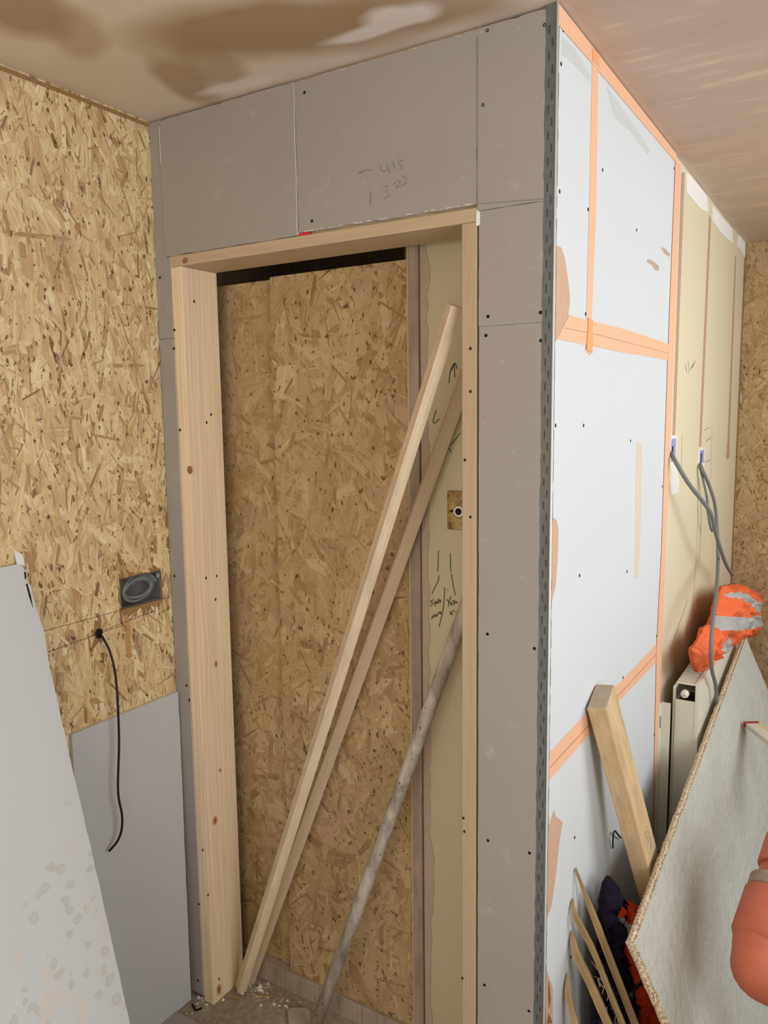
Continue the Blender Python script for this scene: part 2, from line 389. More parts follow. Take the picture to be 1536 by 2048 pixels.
# decal-like thin layers that really stand on the surface (paper, tape, ink)
def ribbon(mb, pts, w, n, lift, mi=0):
    pts = [Vector(p) for p in pts]; n = Vector(n).normalized()
    L = []; R = []
    for i, p in enumerate(pts):
        a = (pts[min(i+1, len(pts)-1)]-pts[max(i-1, 0)]); a = (a-n*a.dot(n)).normalized(); t = a.cross(n)
        L.append(p+t*w/2+n*lift); R.append(p-t*w/2+n*lift)
    for i in range(len(pts)-1):
        q = [L[i], R[i], R[i+1], L[i+1]]
        nn = (q[1]-q[0]).cross(q[2]-q[0])
        if nn.dot(n) < 0: q.reverse()
        mb.poly(q, mi)
def smooth_pts(pts, k=6):
    pts = [Vector(p) for p in pts]; out = []
    for i in range(len(pts)-1):
        p0 = pts[max(i-1, 0)]; p1 = pts[i]; p2 = pts[i+1]; p3 = pts[min(i+2, len(pts)-1)]
        for j in range(k):
            t = j/k
            out.append(0.5*((2*p1)+(-p0+p2)*t+(2*p0-5*p1+4*p2-p3)*t*t+(-p0+3*p1-3*p2+p3)*t**3))
    out.append(pts[-1]); return out
def slab(poly, n, th, lift=0.0003):
    mb = MB(); n = Vector(n); mb.prism([Vector(p)+n*lift for p in poly], n*th); return mb
def screws(parent, pts, n, r=0.0035, name='screw'):
    n = Vector(n); k = Vector((0, 0, 1)); u = n.cross(k).normalized(); me = None
    for i, p in enumerate(pts):
        p = Vector(p)
        if me is None:
            mb = MB()
            outer = [(u*math.cos(a)+k*math.sin(a)) for a in [2*math.pi*j/12 for j in range(12)]]
            a0 = [tuple(x*r+n*0.0002) for x in outer]; a1 = [tuple(x*r*0.85+n*0.0008) for x in outer]; a2 = [tuple(x*r*0.3+n*0.0003) for x in outer]
            for j in range(12):
                j2 = (j+1) % 12
                mb.poly([a0[j], a0[j2], a1[j2], a1[j]]); mb.poly([a1[j], a1[j2], a2[j2], a2[j]])
            mb.poly(a2)
            o = mb.build(name, M['screw'], None); me = o.data
        else:
            o = bpy.data.objects.new(name, me); C.objects.link(o)
        o.location = p; o.parent = parent

def flake_field(name, mat, u0, u1, v0, v1, n, L, W, ang, to3, base_mb=None, parent=None, holes=(), seed=1, lift=(0.0002, 0.0016), bias=1.0):
    """overlapping wood strands of an oriented strand board, each a thin polygon with its own grain"""
    r = np.random.RandomState(seed); V = []; F = []; UV = []; COL = []
    for i in range(n):
        cu = r.uniform(u0, u1); cv = r.uniform(v0, v1)
        l = math.exp(r.normal(math.log(L), 0.45)); wd = math.exp(r.normal(math.log(W), 0.55))
        if i > n*0.80: l *= 0.6; wd *= 0.35
        a = ang(r); ca, sa = math.cos(a), math.sin(a)
        j = r.uniform(-0.22, 0.22, 6)
        pts = [(-.5*l, -.35*wd), (-.36*l+j[0]*l*.3, -.5*wd), (.3*l+j[1]*l*.3, -.46*wd), (.5*l, (j[2])*wd), (.34*l+j[3]*l*.3, .5*wd), (-.4*l+j[4]*l*.3, .42*wd)]
        h = lift[0]+(lift[1]-lift[0])*(i/n); tu, tv = r.normal(0, 0.004, 2)
        P = []
        for (x, y) in pts:
            U = cu+x*ca-y*sa; Vv = cv+x*sa+y*ca
            P.append((min(max(U, u0), u1), min(max(Vv, v0), v1)))
        bad = False
        for (a0, a1, b0, b1) in holes:
            if max(p[0] for p in P) > a0 and min(p[0] for p in P) < a1 and max(p[1] for p in P) > b0 and min(p[1] for p in P) < b1: bad = True
        if bad: continue
        area_ = abs(sum(P[k][0]*P[(k+1) % 6][1]-P[(k+1) % 6][0]*P[k][1] for k in range(6)))
        if area_ < 2e-6: continue
        b = len(V)
        for k, p in enumerate(P): V.append(to3(p[0], p[1], h+x*0+(p[0]-cu)*tu+(p[1]-cv)*tv))
        F.append(tuple(range(b, b+6)))
        ou, ov = r.uniform(0, 40, 2)
        for (x, y) in pts: UV += [x+ou, y+ov]
        t = r.beta(2.4, 1.6) ** bias
        if i > n*0.8 and r.rand() < 0.5: t *= 0.25
        COL += [t, r.rand(), r.rand(), 1.0]*6
    me = bpy.data.meshes.new(name); me.from_pydata(V, [], F); me.materials.append(mat)
    me.uv_layers.new(name='UVMap').data.foreach_set('uv', UV)
    ca_ = me.color_attributes.new('flake', 'FLOAT_COLOR', 'CORNER'); ca_.data.foreach_set('color', COL); me.update()
    # make faces look into the room
    o = bpy.data.objects.new(name, me); C.objects.link(o)
    if parent: o.parent = parent
    return o

FR = (0, -1, 0); SD = (1, 0, 0); FZ_ = -0.025; W = 1.0775; H = 2.4; YB = 2.5307
# ------------------------------------------------------------------ the setting
mb = MB(); mb.box(-W-0.2, 1.9, -3.1, YB+0.15, FZ_-0.08, FZ_)
floor = structure(mb.build('floor', M['floor']))
mb = MB(); mb.box(-W-0.2, 1.9, -3.1, YB+0.15, H, H+0.1)
ceiling = structure(mb.build('ceiling', M['ceiling']))

# left wall: oriented strand board with a square cut-out for the socket box and a drilled hole
def L3(y, z, h): return (-W+h, y, z)
HY0, HY1, HZ0, HZ1 = -0.170, -0.034, 1.166, 1.246
CH = (-1.0775,-0.2431,1.1223)
mb = MB()
y0, y1 = -3.0, 0.14
mb.box(-W-0.018, -W, y0, HY0, FZ_, H); mb.box(-W-0.018, -W, HY1, y1, FZ_, H)
mb.box(-W-0.018, -W, HY0, HY1, FZ_, HZ0); mb.box(-W-0.018, -W, HY0, HY1, HZ1, H)
wall_left = structure(mb.build('wall_left', M['osb_side']))
mb = MB(); mb.box(-W-0.12, -W-0.10, y0, y1, FZ_, H); mb.build('back_board', M['wood_dark'], wall_left)
def ang_left(r): return r.normal(math.pi/2+0.10, 0.34) if r.rand() < 0.80 else r.uniform(0, math.pi)
holes = [(HY0, HY1, HZ0, HZ1), (CH[1]-0.006, CH[1]+0.006, CH[2]-0.008, CH[2]+0.008)]
fl = flake_field('strand_surface', M['osb_light'], -1.30, 0.0, 0.55, H, 13500, 0.078, 0.0125, ang_left, L3, parent=wall_left, holes=holes, seed=3)
# a few pencil snap lines and an amber resin streak on the board
mb = MB()
ribbon(mb, [L3(-0.40, 1.113, 0), L3(-0.25, 1.122, 0), L3(-0.165, 1.126, 0)], 0.0012, SD, 0.0021)
ribbon(mb, [L3(CH[1], CH[2]+0.004, 0), L3(-0.06, 1.140, 0)], 0.0012, SD, 0.0021)
ribbon(mb, [L3(-0.40, 1.166, 0), L3(HY0, 1.166, 0)], 0.0010, SD, 0.0021); ribbon(mb, [L3(HY1, 1.166, 0), L3(-0.003, 1.166, 0)], 0.0010, SD, 0.0021)
mb.build('pencil_line', M['hole'], wall_left)
mb = MB()
pth = smooth_pts([L3(-0.158, 1.150, 0), L3(-0.152, 1.11, 0), L3(-0.156, 1.07, 0), L3(-0.150, 1.035, 0)], 5); ribbon(mb, pth, 0.014, SD, 0.0019)
mb.build('resin_streak', plain('amber_resin', (190, 148, 92), 0.4, var=0.25, sc=90), wall_left)
# drilled hole
mb = MB(); P0 = Vector(CH)
ring = [P0+Vector((0.0022, 0.011*math.cos(a)*(1+.12*math.sin(3*a)), 0.013*math.sin(a))) for a in [2*math.pi*k/16 for k in range(16)]]
mb.poly(ring); mb.build('drilled_hole', M['dark'], wall_left)
# thin lip of the board just under the ceiling, with a gap above it
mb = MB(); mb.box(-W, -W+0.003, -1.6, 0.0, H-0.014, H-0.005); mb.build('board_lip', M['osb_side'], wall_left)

# ---- partition with the door opening (front wall)
XJL, XJR = -1.022, -0.160      # outer edges of the timber door lining
ZH = 2.058
mb = MB()
mb.box(XJR+0.001, -0.0135, 0.0135, 0.14, FZ_, H); mb.box(-W+0.0, -0.0135, 0.0135, 0.14, ZH+0.002, H); mb.box(-W+0.0, XJL-0.001, 0.0135, 0.14, FZ_, ZH+0.002)
wall_front = structure(mb.build('wall_front', M['wood_tan']))
def pb(poly, seed, mat='pb_grey', n=FR, th=0.0125, amp=0.0012, parent=None, name='plasterboard', back=0.0, step=0.02):
    global PLN
    PLN = Vector(n)
    pts = jag([Vector(p) for p in poly], step, amp, seed)
    mb = MB(); nn = Vector(n)
    mb.prism([p-nn*(th-back) for p in pts], nn*th, 0, 1)
    return mb.build(name, [M[mat], M['gypsum']], parent or wall_front, 0.0)
def R4(x0, x1, z0, z1): return [(x0, 0, z0), (x1, 0, z0), (x1, 0, z1), (x0, 0, z1)]
pb_strip = pb(R4(-W+0.001, -1.0405, 1.8575, 2.396), 1, amp=0.0006)
pb_a = pb(R4(-1.0385, -0.6105, 2.0635, 2.393), 2, back=0.002)
pb_b = pb(R4(-0.6075, -0.1615, 2.068, 2.392), 3, amp=0.0020)
pb_c = pb(R4(-0.1605, -0.0005, 2.0535, 2.393), 4, amp=0.0012, back=0.0004)
pb_d = pb(R4(-0.1570, -0.0005, 1.8285, 2.0525), 5, amp=0.0005)
pb_e = pb(R4(-0.1560, -0.0005, -0.012, 1.8275), 6, amp=0.0005, back=0.0002)
pb_f = pb(R4(-W+0.002, XJL-0.001, -0.008, 1.8560), 7, amp=0.0005)
pb_g = pb(R4(-1.0385, XJL+0.001, 1.8575, 2.0610), 8, amp=0.0005)
for par, pts in ((pb_b, [(-0.5691,0.0000,2.0890),(-0.5814,0.0000,2.3653)]), (pb_c, [(-0.1398,0.0000,2.3846),(-0.1488,0.0000,2.2509),(-0.0250,0.0000,2.3657)]), (pb_d, [(-0.1366,0.0000,1.8468),(-0.0263,0.0000,1.8463)]),
                 (pb_e, [(-0.1409,0.0000,1.8097),(-0.0246,0.0000,1.7930),(-0.1352,0.0000,1.1916),(-0.0307,0.0000,1.1758),(-0.1323,0.0000,0.7285),(-0.0367,0.0000,0.7281),(-0.1395,0.0000,0.3814),(-0.0339,0.0000,0.3622)]), (pb_g, [(-1.0626,0.0000,2.0135),(-1.0187,-0.0000,1.8772)]),
                 (pb_f, [(-1.0235,0.0000,1.8304),(-1.0152,0.0000,1.6197),(-1.0613,0.0000,1.2244),(-1.0348,0.0000,0.9201),(-1.0252,0.0000,0.2764),(-1.0435,0.0000,0.0315)])):
    screws(par, pts, FR, 0.0036)
# crumbling bare edges where the paper has split
mb = MB(); r_ = random.Random(4)
def crumbs(mb, a, b, n, n_, up, sz, r_):
    a = Vector(a); b = Vector(b); n_ = Vector(n_)
    for i in range(n):
        p = a.lerp(b, r_.random()); s = sz*r_.uniform(.4, 1.3); d = (b-a).normalized(); l = s*r_.uniform(1, 4)
        q = [p-d*l+n_*0.0004, p+d*l+n_*0.0004, p+d*l*.5+Vector(up)*s+n_*0.0012, p-d*l*.6+Vector(up)*s*.8+n_*0.0012]
        if (q[1]-q[0]).cross(q[2]-q[0]).dot(n_) < 0: q.reverse()
        mb.poly(q)
crumbs(mb, (-0.605, 0, 2.391), (-0.17, 0, 2.391), 34, FR, (0, 0, -1), 0.0018, r_)
crumbs(mb, (-0.59, 0, 2.068), (-0.17, 0, 2.068), 46, FR, (0, 0, 1), 0.0018, r_)
crumbs(mb, (-0.75, 0, 2.0635), (-0.612, 0, 2.0635), 22, FR, (0, 0, 1), 0.003, r_)
crumbs(mb, (-0.607, 0, 2.08), (-0.607, 0, 2.385), 44, FR, (1, 0, 0), 0.0018, r_)
mb.build('crumbled_edge', M['gypsum'], pb_b)
mb = MB(); crumbs(mb, (-1.0385, 0, 2.30), (-1.0385, 0, 2.39), 8, FR, (1, 0, 0), 0.0016, r_); ribbon(mb, [(-1.0375, 0, 2.38), (-1.0372, 0, 2.29)], 0.0022, FR, 0.0028)
mb.build('crumbled_edge', M['paper'], pb_a)
mb = MB()
for st in [[(-0.1608,0.0000,2.3772),(-0.1602,0.0000,2.0699)],[(-0.1602,0.0000,2.0670),(-0.0199,0.0000,2.0560)],[(-0.8649,0.0000,2.0953),(-0.8484,-0.0000,2.0956)]]: ribbon(mb, st, 0.0013, FR, 0.0012)
for st in [[(-1.6561,0.0000,2.8418),(-1.6539,0.0000,2.8399)],[(-0.4403,0.0000,2.1725),(-0.4223,0.0000,2.1747),(-0.4046,0.0000,2.1708)],[(-0.4404,0.0000,2.1695),(-0.4249,0.0000,2.1731)],[(-0.3819,0.0000,2.1772),(-0.3845,0.0000,2.1705),(-0.3771,0.0000,2.1633),(-0.3671,0.0000,2.1667)],[(-0.3694,0.0000,2.1781),(-0.3623,0.0000,2.1588)],[(-0.3546,0.0000,2.1797),(-0.3499,0.0000,2.1648)],[(-0.3303,0.0000,2.1795),(-0.3413,0.0000,2.1774),(-0.3389,0.0000,2.1710),(-0.3305,0.0000,2.1676),(-0.3366,0.0000,2.1616)],[(-0.4104,0.0000,2.1298),(-0.4106,0.0000,2.1144),(-0.4122,0.0000,2.0991)],[(-0.3800,0.0000,2.1333),(-0.3651,0.0000,2.1340),(-0.3740,0.0000,2.1222),(-0.3605,0.0000,2.1141),(-0.3792,0.0000,2.1087)],[(-0.3540,0.0000,2.1343),(-0.3441,0.0000,2.1408),(-0.3357,0.0000,2.1375),(-0.3480,0.0000,2.1263),(-0.3370,0.0000,2.1267)],[(-0.3319,0.0000,2.1469),(-0.3223,0.0000,2.1434),(-0.3224,0.0000,2.1324),(-0.3346,0.0000,2.1283)],[(-0.3411,0.0000,2.1903),(-0.3375,0.0000,2.1907)]][1:]: ribbon(mb, st, 0.0013, FR, 0.0012)
mb.build('pencil_writing', M['pencil'], pb_b)
mb = MB(); mb.box(-0.606, -0.580, 0.0008, 0.0125, 2.0605, 2.0665); mb.build('red_plastic_packer', M['bright_red'], wall_front)
# white plastic clip end beside the header
mb = MB(); pr = [(-0.1623,0.0000,2.0559),(-0.1547,0.0000,2.0510),(-0.1546,0.0000,2.0280),(-0.1601,0.0000,2.0249),(-0.1634,0.0000,2.0272)]; mb.prism([Vector(p)+Vector((0, -0.0006, 0)) for p in pr], (0, 0.004, 0)); mb.build('exposed_white_core', M['white_plastic'], pb_d)

# galvanised corner bead
mb = MB(); y_ = -0.0005
zs = [FZ_+0.004+i*0.02 for i in range(int((H-FZ_)/0.02)+1)]
r_ = random.Random(11)
prevw = 0.022
for i in range(len(zs)-1):
    w0 = prevw; w1 = 0.0225+r_.uniform(-.0012, .0012); prevw = w1
    z0, z1 = zs[i], zs[i+1]
    mb.poly([(-w0, -0.0007, z0), (0.0014, -0.0012, z0), (0.0014, -0.0012, z1), (-w1, -0.0007, z1)])
    s0 = 0.0035+r_.uniform(-.0015, .002)
    mb.poly([(0.0012, -0.0012, z0), (0.0012, 0.004+s0, z0), (0.0012, 0.004+s0, z1), (0.0012, -0.0012, z1)])
bead = mb.build('corner_bead', M['galv']); tag(bead, 'perforated galvanised steel corner bead running up the outer corner beside the white side wall', 'corner bead')
mb = MB(); mb.tube([(0.0008, -0.0012, FZ_+0.01), (0.0008, -0.0012, 1.2), (0.0008, -0.0014, H-0.001)], 0.0024, 8); mb.build('nose', M['nose_highlight'], bead)
sl = MB(); sl.box(-0.0011, 0.0011, -0.0013, -0.0009, -0.0075, 0.0075); s0 = sl.build('slot', M['slot'], bead); cnt = 0
zz = 0.10
while zz < 2.36 and cnt < 98:
    for k, xx in enumerate((-0.0085, -0.0150)):
        if cnt >= 98: break
        if cnt == 0: o = s0
        else: o = s0.copy(); C.objects.link(o); o.parent = bead
        o.location = (xx, 0, zz+0.023*k); cnt += 1
    zz += 0.0465

# ---- right-hand return: white plasterboard, taped joints, then cream plaster further back
mb = MB(); mb.box(-0.12, -0.0065, 1.03, YB, FZ_, H); mb.box(-0.12, -0.0135, 0.14, 1.03, FZ_, H)
wall_right = structure(mb.build('wall_right', M['cream']))
def S4(y0, y1, z0, z1): return [(0, y0, z0), (0, y1, z0), (0, y1, z1), (0, y0, z1)]
ws = []
for i, (a, b, c, d) in enumerate(((0.0, 0.2245, 1.8225, 2.394), (0.2265, 1.018, 1.8225, 2.394), (0.0, 1.018, 0.8995, 1.8205), (0.0, 1.018, -0.01, 0.8975))):
    ws.append(pb(S4(a, b, c, d), 20+i, 'pb_white', SD, 0.0125, 0.0006, wall_right))
def S_(p, h=0.0): return Vector((h, p[1], p[2]))
def tape(poly, mat='tape', th=0.0004, lift=0.0004, name='joint_tape', parent=None):
    return slab(poly, SD, th, lift).build(name, M[mat], parent or wall_right)
tape([(0.0000,0.0279,2.3483),(0.0000,0.1005,2.3542),(0.0000,0.2006,2.3401),(0.0000,0.2016,2.3259),(0.0000,0.1020,2.3255),(0.0000,0.0265,2.3189)], 'smear', 0.0002, 0.0002, 'adhesive_smear')
tape([(0.0000,0.3180,2.3537),(0.0000,0.4657,2.3462),(0.0000,0.7117,2.3271),(0.0000,0.6922,2.3097),(0.0000,0.5222,2.3210),(0.0000,0.4471,2.3132),(0.0000,0.3763,2.3121)], 'smear', 0.0002, 0.0002, 'adhesive_smear')
tape([(0, 0.003, 2.397), (0, 1.02, 2.397), (0, 1.02, 2.372), (0, 0.2, 2.364), (0, 0.003, 2.360)], lift=0.0011)
tape([(0.0000,0.2082,2.3794),(0.0000,0.2498,2.3813),(0.0000,0.2564,2.0850),(0.0000,0.2399,1.8518),(0.0000,0.2342,1.7746),(0.0000,0.1983,1.7864),(0.0000,0.2030,1.9315),(0.0000,0.2086,2.1657)])
tape([(0.0000,0.0873,1.8479),(0.0000,0.2294,1.8488),(0.0000,0.4675,1.8534),(0.0000,0.7140,1.8526),(0.0000,1.0423,1.8500),(0.0000,1.0426,1.8022),(0.0000,0.7202,1.8002),(0.0000,0.4726,1.7967),(0.0000,0.2327,1.7970),(0.0000,0.0158,1.7956),(0.0000,0.0524,1.8204)], lift=0.0010)
tape([(0.0000,0.9868,0.9351),(0.0000,0.9810,0.8771),(0.0000,0.5548,0.8902),(0.0000,0.2161,0.8936),(0.0000,0.0052,0.8957),(0.0000,0.0030,0.9553),(0.0000,0.2126,0.9548),(0.0000,0.5503,0.9399)])
tape([(0.0000,1.0090,2.3798),(0.0000,1.0790,2.3804),(0.0000,1.0674,1.6849),(0.0000,1.0441,1.2189),(0.0000,1.0329,0.8985),(0.0000,1.0378,0.3928),(0.0000,1.0612,-0.0616),(0.0000,1.0156,-0.0342),(0.0000,0.9866,0.4157),(0.0000,0.9624,0.9176),(0.0000,0.9878,1.2277),(0.0000,0.9900,1.8320)], lift=0.0016)
tape([(0.0000,0.2038,2.3942),(0.0000,0.2522,2.3969),(0.0000,0.2505,2.3716),(0.0000,0.2088,2.3700)], 'tape_double', lift=0.002)
tape([(0.0000,0.2114,1.8535),(0.0000,0.2435,1.8522),(0.0000,0.2445,1.7816),(0.0000,0.2017,1.7866)], 'tape_double', lift=0.0024)
tape([(0.0000,0.6547,1.5703),(0.0000,0.7140,1.5679),(0.0000,0.7272,1.3530),(0.0000,0.7173,1.1923),(0.0000,0.6729,1.2006),(0.0000,0.6622,1.4019)], 'tape_faint', 0.0002, 0.0002)
mb = MB()
for st in [[(0.0000,0.0614,1.8202),(0.0000,0.3049,1.8236),(0.0000,1.0118,1.8230)],[(0.0000,0.0102,0.9221),(0.0000,0.2146,0.9206),(0.0000,0.5530,0.9101),(0.0000,0.9843,0.9036)]]: ribbon(mb, st, 0.0018, SD, 0.0018)
mb.build('joint_line', M['chase'], wall_right)
for poly in ([(0.0000,0.0056,1.9703),(0.0000,0.0368,1.9708),(0.0000,0.0579,1.9553),(0.0000,0.0809,1.9154),(0.0000,0.0950,1.8782),(0.0000,0.0844,1.8457),(0.0000,0.0585,1.8190),(0.0000,0.0103,1.7895)],
             [(0.0000,-0.0070,1.4436),(0.0000,0.0072,1.4479),(0.0000,0.0339,1.4386),(0.0000,0.0469,1.4144),(0.0000,0.0434,1.3550),(0.0000,0.0337,1.3027),(0.0000,0.0085,1.2686),(0.0000,-0.0058,1.2625),(0.0000,-0.0067,1.3634)],
             [(0.0000,0.0091,0.7914),(0.0000,0.0449,0.8138),(0.0000,0.0550,0.7956),(0.0000,0.1017,0.7598),(0.0000,0.0835,0.7267),(0.0000,0.0639,0.6612),(0.0000,0.0380,0.6001),(0.0000,0.0078,0.5854)],
             [(0.0000,-0.0028,0.4604),(0.0000,0.0156,0.4576),(0.0000,0.0321,0.4300),(0.0000,0.0525,0.3960),(0.0000,0.0561,0.3049),(0.0000,0.0560,0.2289),(0.0000,-0.0086,0.2786)]):
    tape(poly, 'torn', 0.0003, 0.0003, 'torn_patch')
tape([(0.0000,0.0226,0.4341),(0.0000,0.0329,0.4093),(0.0000,0.0406,0.3741),(0.0000,0.0285,0.3610),(0.0000,0.0208,0.3998)], 'torn_dark', 0.0002, 0.0008, 'torn_patch')
tape([(0.0000,0.0256,0.3547),(0.0000,0.0527,0.3111),(0.0000,0.0171,0.3334)], 'torn_dark', 0.0002, 0.0008, 'torn_patch')
for poly in ([(0.0000,0.7177,2.0532),(0.0000,0.7617,2.0573),(0.0000,0.8501,2.0544),(0.0000,0.8459,2.0403),(0.0000,0.7989,2.0363),(0.0000,0.7748,2.0435),(0.0000,0.7132,2.0448)], [(0.0000,0.8612,2.1076),(0.0000,0.9168,2.1126),(0.0000,0.9829,2.1078),(0.0000,0.9776,2.0985),(0.0000,0.9126,2.0968)]):
    tape(poly, 'skim', 0.0002, 0.0002, 'torn_patch')
for par, pts in ((ws[0], [(0.0000,0.0301,2.3622),(0.0000,0.0218,2.2997),(0.0000,0.2055,2.3688),(0.0000,0.0236,2.0718),(0.0000,0.2008,2.0747),(0.0000,0.1971,1.8605)]), (ws[1], [(0.0000,0.2437,2.3673),(0.0000,0.2263,2.1094),(0.0000,0.9998,2.3512),(0.0000,0.5973,2.1055),(0.0000,0.2976,2.1772),(0.0000,0.2258,1.8485),(0.0000,0.5960,1.8364),(0.0000,0.9751,1.8428)]),
                 (ws[2], [(0.0000,0.5941,1.8062),(0.0000,0.9937,1.8073),(0.0000,0.0199,1.6285),(0.0000,0.1977,1.6248),(0.0000,0.5928,1.5766),(0.0000,0.9741,1.4249),(0.0000,1.0095,1.3647),(0.0000,0.1893,1.2957),(0.0000,0.5921,1.2319),(0.0000,0.0007,1.4657),(0.0000,0.5795,0.9448),(0.0000,0.1953,0.9420),(0.0000,0.0152,0.9462),(0.0000,0.9632,0.9620)]),
                 (ws[3], [(0.0000,0.5827,0.9104),(0.0000,0.1978,0.8982),(0.0000,0.0110,0.9010),(0.0000,0.9806,0.8805),(0.0000,0.9717,0.6389),(0.0000,0.1882,0.6810),(0.0000,0.1786,0.3881)])):
    screws(par, pts, SD, 0.0042)
# marks on the cream plaster
HC = -0.0065
def T4(poly, mat, name, th=0.0006, lift=0.0003): return slab([Vector((HC, p[1], p[2])) for p in poly], SD, th, lift).build(name, M[mat], wall_right)
T4([(-0.0065,1.1351,2.3735),(-0.0065,1.1784,2.3839),(-0.0065,1.1674,1.5742),(-0.0065,1.1299,1.5754)], 'chase', 'filled_chase')
T4([(-0.0065,1.6175,2.3436),(-0.0065,1.6590,2.3414),(-0.0065,1.6308,1.5172),(-0.0065,1.5907,1.5190)], 'chase', 'filled_chase')
T4([(-0.0065,2.2543,2.3050),(-0.0065,2.2831,2.3053),(-0.0065,2.3177,1.5163),(-0.0065,2.3374,1.4440),(-0.0065,2.2841,1.4291),(-0.0065,2.2384,1.4427),(-0.0065,2.2602,1.5184)], 'chase', 'filled_chase')
T4([(-0.0065,1.1932,2.3874),(-0.0065,1.3042,2.3939),(-0.0065,1.5471,2.3936),(-0.0065,1.5868,2.3461),(-0.0065,1.4474,2.3297),(-0.0065,1.3159,2.3312),(-0.0065,1.2107,2.3315)], 'render_white', 'rough_filler_patch', 0.003)
T4([(-0.0065,1.6699,2.3854),(-0.0065,1.8461,2.3850),(-0.0065,2.1327,2.3897),(-0.0065,2.1612,2.3367),(-0.0065,1.9803,2.3292),(-0.0065,1.8370,2.3282),(-0.0065,1.6805,2.3385)], 'render_white', 'rough_filler_patch', 0.003)
T4([(-0.0065,2.3145,2.3979),(-0.0065,2.4669,2.4033),(-0.0065,2.5311,2.4056),(-0.0065,2.5371,2.3360),(-0.0065,2.3902,2.3476),(-0.0065,2.2994,2.3496)], 'render_white', 'rough_filler_patch', 0.003)
T4([(-0.0065,1.1137,1.4890),(-0.0065,1.2073,1.4670),(-0.0065,1.2539,1.4222),(-0.0065,1.2527,1.3804),(-0.0065,1.1296,1.3838)], 'white_plastic', 'white_filler_patch', 0.0004)
mb = MB()
for st in [[(-0.0065,1.6038,1.4036),(-0.0065,1.6181,1.1284),(-0.0065,1.5617,0.7549)],[(-0.0065,1.6901,1.5768),(-0.0065,1.7848,1.5840)],[(-0.0065,1.7308,1.5339),(-0.0065,1.8275,1.5420)],[(-0.0065,1.7057,1.4531),(-0.0065,1.8356,1.4551)],[(-0.0065,1.8501,1.5923),(-0.0065,1.8627,1.3336),(-0.0065,1.8761,1.1700)],[(-0.0065,1.2776,1.5708),(-0.0065,1.2838,1.4367)],[(-0.0065,1.2871,1.8011),(-0.0065,1.3243,1.7780)],[(-0.0065,1.3343,1.8164),(-0.0065,1.3579,1.7792)],[(-0.0065,1.4067,1.7978),(-0.0065,1.4398,1.8111)],[(-0.0065,1.4558,1.8221),(-0.0065,1.3735,1.7881)],[(-0.0065,0.9838,1.1259),(-0.0065,0.9802,1.1030)],[(-0.0065,1.1306,0.6137),(-0.0065,1.1279,0.5275)],[(-0.0065,1.2675,0.8343),(-0.0065,1.2817,0.7947),(-0.0065,1.3134,0.7496)],[(-0.0065,1.4770,0.9657),(-0.0065,1.2018,0.8520)],[(-0.0065,1.1593,0.5153),(-0.0065,1.1074,0.5701)]]: ribbon(mb, st, 0.0025, SD, 0.0008)
mb.build('marker_mark', M['pencil'], wall_right)

# ---- wall behind the opening
YN = 0.17
mb = MB()
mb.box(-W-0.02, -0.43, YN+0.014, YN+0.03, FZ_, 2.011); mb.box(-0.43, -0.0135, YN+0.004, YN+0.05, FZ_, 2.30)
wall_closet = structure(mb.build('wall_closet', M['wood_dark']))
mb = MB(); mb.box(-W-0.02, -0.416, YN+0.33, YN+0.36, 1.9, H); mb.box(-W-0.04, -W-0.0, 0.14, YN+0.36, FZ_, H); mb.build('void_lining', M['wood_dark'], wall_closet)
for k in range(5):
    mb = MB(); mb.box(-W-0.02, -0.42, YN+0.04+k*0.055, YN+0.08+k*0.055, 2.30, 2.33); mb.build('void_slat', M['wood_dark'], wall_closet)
def ang_any(r): return r.uniform(0, math.pi) if r.rand() < 0.6 else r.normal(math.pi/2, 0.5)
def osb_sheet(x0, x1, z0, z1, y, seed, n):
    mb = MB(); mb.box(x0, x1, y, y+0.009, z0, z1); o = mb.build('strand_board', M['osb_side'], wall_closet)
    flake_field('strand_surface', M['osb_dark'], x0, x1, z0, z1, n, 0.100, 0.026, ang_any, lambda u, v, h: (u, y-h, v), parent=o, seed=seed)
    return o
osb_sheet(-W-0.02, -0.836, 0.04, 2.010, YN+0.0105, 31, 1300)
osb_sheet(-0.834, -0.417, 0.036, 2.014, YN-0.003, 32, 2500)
mb = MB(); mb.prism([(-W, 0.155, FZ_), (-0.17, 0.155, FZ_), (-0.17, 0.155, 0.032), (-W, 0.155, 0.040)], (0, 0.028, 0)); mb.build('sole_plate', M['plate'], wall_closet, 0.002)
# cream plaster, ragged plaster edge and old stud
mb = MB(); mb.box(-0.385, -0.0135, YN-0.002, YN+0.004, FZ_, 2.30); cream_n = mb.build('cream_plaster', M['cream_niche'], wall_closet)
mb = MB(); mb.bar((-0.3985, YN-0.004, FZ_), (-0.3975, YN-0.004, 2.30), 0.026, 0.016); mb.build('stud', M['wood_old'], wall_closet, 0.0015)
mb = MB(); mb.bar((-0.414, YN-0.006, FZ_), (-0.413, YN-0.006, 2.30), 0.005, 0.012); mb.build('stud_edge_strip', M['wood_tan'], wall_closet)
r_ = random.Random(9); pts = []; zz = 2.28
while zz > FZ_:
    pts.append((-0.366+r_.uniform(-.003, .004)+(0.008 if (1.7 < zz < 1.78 or 1.95 < zz < 2.0 or .38 < zz < .56) else 0), YN-0.002, zz)); zz -= r_.uniform(0.012, 0.03)
mb = MB()
for a, b in zip(pts[:-1], pts[1:]):
    mb.poly([(-0.3835, a[1]-.003, a[2]), (-0.3835, a[1]-.003, b[2]), (b[0], b[1]-.0015, b[2]), (a[0], a[1]-.0015, a[2])])
mb.build('ragged_plaster_edge', M['skim'], wall_closet)
mb = MB()
